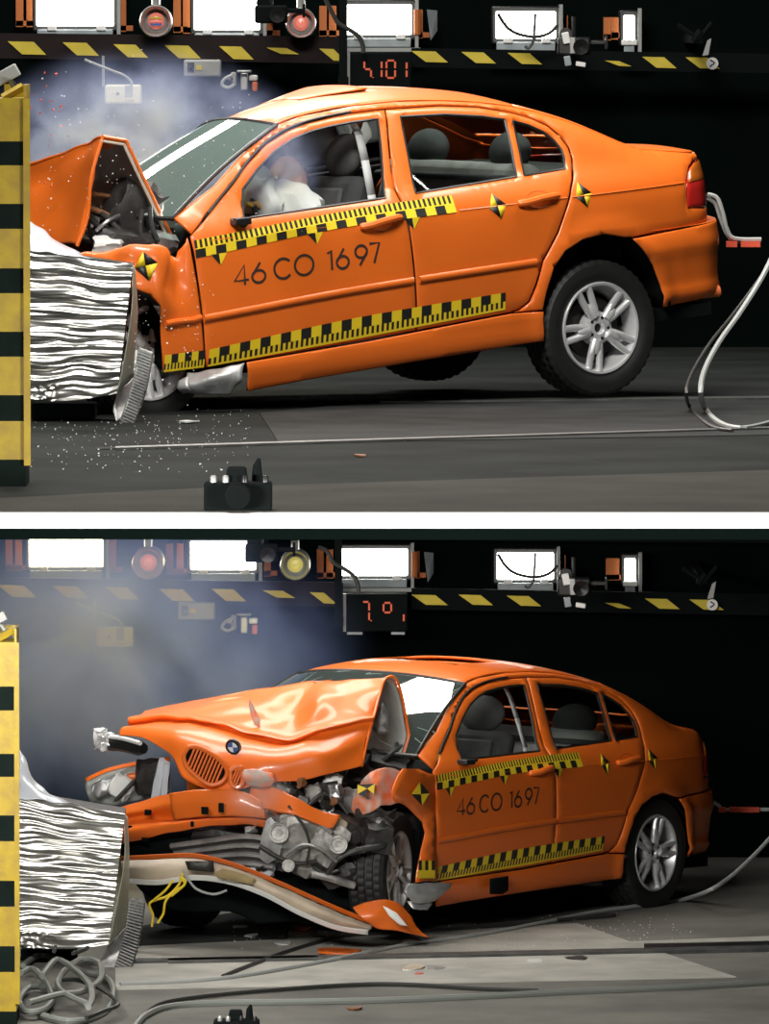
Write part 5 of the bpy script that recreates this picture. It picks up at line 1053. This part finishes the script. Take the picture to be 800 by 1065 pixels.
# ------------------------------------------------------------------ floor cameras
def floor_cam(u0, u1, vb, zf, h, label):
    g = ground((u0+u1)/2, vb, zf); t = empty('floor_camera', Matrix.Translation(g)); tag(t, label, 'camera'); k = 1/ppm(g.y); w = (u1-u0)*k; H = h*k
    mb = MB(); mb.box((0, .06, H*.29), (w, .14, H*.56)); mb.build('camera_body', M['blackm'], t, bev=.012)  # matt black paints in the shade that silhouettes the camera
    mb = MB(); mb.box((-.02*w, .06, H*.70), (w*.34, .10, H*.30), None, 0, .8); mb.build('viewfinder_hump', M['blackm'], t, bev=.01)
    mb = MB(); mb.tube([(w*.28, .06, H*.5), (w*.28, .06, H*.86), (w*.31, .06, H*1.0)], [.022, .016, .006], 8); mb.build('aerial', M['blackm'], t)
    for x in (-.36, -.18, .1, .4):
        mb = MB(); mb.lathe([(.001, 0), (.012, 0), (.012, .02), (.008, .026), (.001, .026)], (w*x, .0, H*.56), 'z', 10); mb.build('knob', M['steel'] if x in (-.36, -.18) else M['blackp'], t)
    mb = MB(); mb.lathe([(.001, -.10), (.045, -.09), (.05, 0), (.05, .02)], (0, 0, H*.3), 'y', 18); mb.build('lens', M['blackm'], t)
floor_cam(212, 283, 532.4, 0, 55, 'black camera with painted-in shade standing at the front edge of the upper bay')
floor_cam(222, 270, 1082, ZL, 36, 'black camera with painted-in shade whose top peeps in at the bottom edge')

# ------------------------------------------------------------------ cables and hoses
def cable(name, pts, r, m, label, cat='cable', grp=None):
    mb = MB(); mb.tube(path(pts, 6), r, 7); o = mb.build(name, M[m], None); return tag(o, label, cat, grp)
G = lambda u, v, z=0, r=.012: ground(u, v, z)+Vector((0, 0, r))
cable('loop_cable', [at(806, 262, .6), at(792, 290, .5), at(770, 325, .3), at(748, 356, 0), at(733, 385, -.4), at(729, 408, -.9), G(735, 430), G(752, 444), G(775, 448), G(806, 441)], .013, 'cable', 'pale cable looping down to the floor behind the raised car')
cable('loop_cable', [at(806, 268, .8), at(786, 296, .6), at(762, 328, .4), at(738, 358, .1), at(720, 388, -.2), at(714, 408, -.7), G(719, 428), G(740, 446), G(762, 450.5)], .009, 'dcable', 'thin black cable looping to the floor behind the raised car')
g = lambda u, v: ground(u, v, ZL)+Vector((0, 0, .014))
cable('floor_cable', [at(806, 866, 9.2), at(786, 888, 9.0), at(760, 912, 8.7), at(738, 926, 8.5), g(710, 938), g(670, 944), g(620, 951), g(575, 960), g(530, 969), g(490, 976), g(420, 986), g(320, 1006), g(225, 1021), g(125, 1026)], .013, 'cable', 'long pale cable rising at the right of the wrecked car')
mb = MB(); c = at(790, 868, 9.1)
cable('floor_cable', [g(806, 1024), g(700, 1030), g(600, 1034), g(500, 1039), g(400, 1043), g(300, 1045), g(225, 1046), g(175, 1050), g(150, 1060), g(140, 1072)], .018, 'hose', 'thick pale hose along the front of the lower bay', 'hose')
cable('floor_cable', [g(560, 1033), g(500, 1031), g(400, 1026), g(300, 1031), g(210, 1039), g(165, 1047), g(145, 1062)], .012, 'dcable', 'thin black cable beside the thick pale hose')
cable('floor_cable', [g(640, 954), g(560, 961), g(470, 969), g(400, 973), g(350, 978), g(300, 992), g(262, 1006), g(232, 1018)], .012, 'dcable', 'black cable crossing the floor under the torn bumper')
random.seed(11)
lab = ['wide grey hose loop lying on top of the tangle by the post', 'grey hose coil lying nearest the striped post', 'thin black hose curling out of the tangle', 'grey hose doubled back at the bottom of the tangle', 'dark hose loop rising behind the tangle', 'pale hose end stretching right from the tangle']
HP = [[(24, 1008), (40, 1000), (62, 1002), (86, 1012), (110, 1022), (118, 1036), (112, 1052), (96, 1062), (70, 1068), (40, 1060)],
      [(22, 1020), (34, 1018), (48, 1030), (54, 1046), (44, 1060), (26, 1062), (20, 1046), (30, 1034), (44, 1036)],
      [(60, 1032), (80, 1034), (104, 1040), (120, 1050), (122, 1060), (108, 1066), (90, 1070)],
      [(30, 1060), (60, 1054), (84, 1048), (104, 1034), (104, 1020), (86, 1016), (68, 1024), (60, 1040), (70, 1054), (90, 1062)],
      [(56, 1010), (62, 998), (76, 994), (90, 998), (90, 1008), (76, 1014)],
      [(44, 1040), (58, 1026), (74, 1030), (92, 1046), (96, 1064), (92, 1076)]]
for k, P in enumerate(HP):
    cable('hose', [ground(u, v, ZL)+Vector((0, 0, .02+.022*k+.012*math.sin(i*1.7))) for i, (u, v) in enumerate(P)], .017 if k in (0, 1, 3, 5) else .012, 'hose' if k in (0, 1, 3, 5) else 'dcable', lab[k], 'hose', 'tangle of hoses by the lower post')

# ------------------------------------------------------------------ debris
def debris(name, u, v, z, sz, m, label, seed, cat='debris'):
    p = ground(u, v, z); n = 7; random.seed(seed); V = []
    for k in range(n):
        a = 2*math.pi*k/n; r = .6+.5*random.random(); V.append(p+Vector((math.cos(a)*sz*r, math.sin(a)*sz*r*1.6, .001+.15*sz*random.random())))
    V = V+[q+Vector((0, 0, .06*sz+.004)) for q in V]
    o = mk(name, V, [tuple(range(n))[::-1], tuple(range(n, 2*n))]+[(i, (i+1) % n, n+(i+1) % n, n+i) for i in range(n)], M[m], None, smooth=False); tag(o, label, cat)
for k, a in enumerate([('paint_shard', 196, 440, 0, .05, 'shard', 'white chip on the floor below the crushed fender'), ('plastic_shard', 375, 475, 0, .035, 'bwarm', 'small brown chip on the upper bay floor'),
    ('paint_shard', 425, 1010, ZL, .04, 'shard', 'white chip on the broad pale plate'), ('paint_shard', 556, 1001, ZL, .06, 'shard', 'whitest chip lying right of centre near the rail'), ('plastic_shard', 455, 1008, ZL, .06, 'greybox', 'grey flat fragment on the broad pale plate'),
    ('plastic_shard', 430, 1008, ZL, .07, 'cream', 'cream fragment beside the white chip on the plate'), ('bumper_shard', 350, 993, ZL, .14, 'orange', 'flat orange fragment by the cable below the torn bumper'), ('bumper_shard', 315, 967, ZL, .08, 'orange', 'small orange fragment in the dark under the bumper'),
    ('plastic_shard', 370, 1050, ZL, .05, 'bwarm', 'brown smudged chip near the bottom hose'), ('plastic_shard', 600, 998, ZL, .07, 'dirtyblack', 'dark flat fragment on the rail near centre'), ('paint_shard', 458, 958, ZL, .05, 'shard', 'white chip under the front door of the wrecked car'), ('plastic_shard', 436, 1014, ZL, .03, 'redflag', 'tiny red chip on the broad pale plate'),
    ('glass_shard', 250, 965, ZL, .05, 'plastic', 'pale chip in the shadow left of the bumper end'), ('glass_shard', 262, 974, ZL, .05, 'shard', 'bright chip on the dark plate by the rail'), ('glass_shard', 295, 983, ZL, .06, 'shard', 'bright chip beside the black cable'), ('bumper_shard', 280, 958, ZL, .08, 'orange_in', 'dull orange fragment deep under the bumper')]):
    debris(*a, seed=k)
def shards(name, n, fn, label, s0, s1, m, seed):
    random.seed(seed); mb = MB()
    for k in range(n):
        p = fn(); s = random.uniform(s0, s1); R = Euler((random.random()*6, random.random()*6, random.random()*6)).to_matrix()
        mb.add([p+R @ Vector(q)*s for q in ((1, 0, 0), (-.6, .8, 0), (-.5, -.9, .1), (0, 0, .7))], [(0, 2, 1), (0, 1, 3), (1, 2, 3), (2, 0, 3)])
    o = mb.build(name, m, None, smooth=False); tag(o, label, 'shards', kind='stuff'); return o
def gsc(u0, u1, v0, v1, z): return lambda: ground(random.uniform(u0, u1), random.triangular(v0, v1, v0+.3*(v1-v0)), z)+Vector((0, 0, .006))
shards('floor_shards', 260, gsc(30, 260, 425, 500, 0), 'tiny pale glass crumbs scattered on the upper bay floor', .002, .006, M['shard'], 1)
shards('floor_shards', 420, gsc(240, 720, 948, 1010, ZL), 'tiny pale glass crumbs scattered on the lower bay floor', .002, .007, M['shard'], 2)
shards('flying_shards', 170, lambda: at(random.triangular(30, 330, 60), random.triangular(40, 260, 170), random.uniform(-.9, -.3)), 'tiny bright fragments flying through the air above the crushed hood', .002, .006, M['shard'], 3)
shards('flying_shards', 90, lambda: at(random.triangular(110, 240, 150), random.triangular(230, 430, 330), random.uniform(-1.5, -.95)), 'tiny bright fragments flying beside the front wheel', .002, .006, M['shard'], 4)
shards('flying_shards', 26, lambda: at(random.triangular(30, 90, 32), random.triangular(50, 240, 110), random.uniform(-.9, -.3)), 'tiny red fragments flying by the striped post', .005, .010, M['redflag'], 6)

# ------------------------------------------------------------------ smoke
def smoke(name, u0, u1, v0, v1, Y, depth, dens_, ns, label, seed, col=(.50, .59, 1.), thr=.40):
    a = at(u0, v0, Y); b = at(u1, v1, Y); c = (a+b)/2; c.y = Y
    sx, sz = (b.x-a.x)/2, (a.z-b.z)/2; bm = bmesh.new(); bmesh.ops.create_icosphere(bm, subdivisions=3, radius=1)
    V = [c+Vector((v.co.x*sx, v.co.y*depth, v.co.z*sz)) for v in bm.verts]; F = [tuple(v.index for v in f.verts) for f in bm.faces]; bm.free()
    m = bpy.data.materials.new(name); m.use_nodes = True; t = m.node_tree; t.nodes.clear(); N = t.nodes.new
    o_ = N('ShaderNodeOutputMaterial'); vs = N('ShaderNodeVolumeScatter'); vs.inputs['Color'].default_value = (*col, 1); vs.inputs['Anisotropy'].default_value = .0
    tc = N('ShaderNodeTexCoord'); mp = N('ShaderNodeMapping'); mp.inputs['Location'].default_value = (-1, -1, -1); mp.inputs['Scale'].default_value = (2, 2, 2); t.links.new(tc.outputs['Generated'], mp.inputs['Vector'])
    ln = N('ShaderNodeVectorMath'); ln.operation = 'LENGTH'; t.links.new(mp.outputs[0], ln.inputs[0])
    fo_ = N('ShaderNodeMapRange'); fo_.inputs[1].default_value = 1.0; fo_.inputs[2].default_value = .1; fo_.inputs[3].default_value = 0; fo_.inputs[4].default_value = 1; t.links.new(ln.outputs['Value'], fo_.inputs[0])
    nz = N('ShaderNodeTexNoise'); nz.inputs['Scale'].default_value = ns; nz.inputs['Detail'].default_value = 5; nz.inputs['Distortion'].default_value = .6
    mp2 = N('ShaderNodeMapping'); mp2.inputs['Location'].default_value = (seed, seed*.7, 0); t.links.new(tc.outputs['Object'], mp2.inputs['Vector']); t.links.new(mp2.outputs[0], nz.inputs['Vector'])
    mr = N('ShaderNodeMapRange'); mr.inputs[1].default_value = thr; mr.inputs[2].default_value = thr+.26; t.links.new(nz.outputs['Fac'], mr.inputs[0])
    mu = N('ShaderNodeMath'); mu.operation = 'MULTIPLY'; pw = N('ShaderNodeMath'); pw.operation = 'POWER'; pw.inputs[1].default_value = 1.8; t.links.new(fo_.outputs[0], pw.inputs[0]); t.links.new(pw.outputs[0], mu.inputs[0]); t.links.new(mr.outputs[0], mu.inputs[1])
    m2 = N('ShaderNodeMath'); m2.operation = 'MULTIPLY'; m2.inputs[1].default_value = dens_; t.links.new(mu.outputs[0], m2.inputs[0]); t.links.new(m2.outputs[0], vs.inputs['Density']); t.links.new(vs.outputs[0], o_.inputs['Volume'])
    o = mk(name, V, F, m, None); tag(o, label, 'smoke', kind='stuff'); return o
smoke('smoke_cloud', -50, 340, 40, 290, 2.6, 1.4, 11., 3.6, 'blue grey smoke drifting behind the folded hood', 1.0, thr=.45)
smoke('smoke_cloud', 245, 345, 110, 235, -.62, .2, 9., 6., 'puff of blue smoke at the open driver window', 4.0, thr=.38)
smoke('smoke_cloud', -220, 400, 500, 880, 9.9, 1.3, 6.0, 1.5, 'broad bank of blue smoke above the crumpled hood', 7.0, col=(.38, .50, 1.), thr=.34)
smoke('smoke_cloud', 225, 315, 795, 870, 6.35, .16, 5., 5., 'thin steam rising from the torn radiator', 2.0, col=(.9, .85, .82), thr=.44)
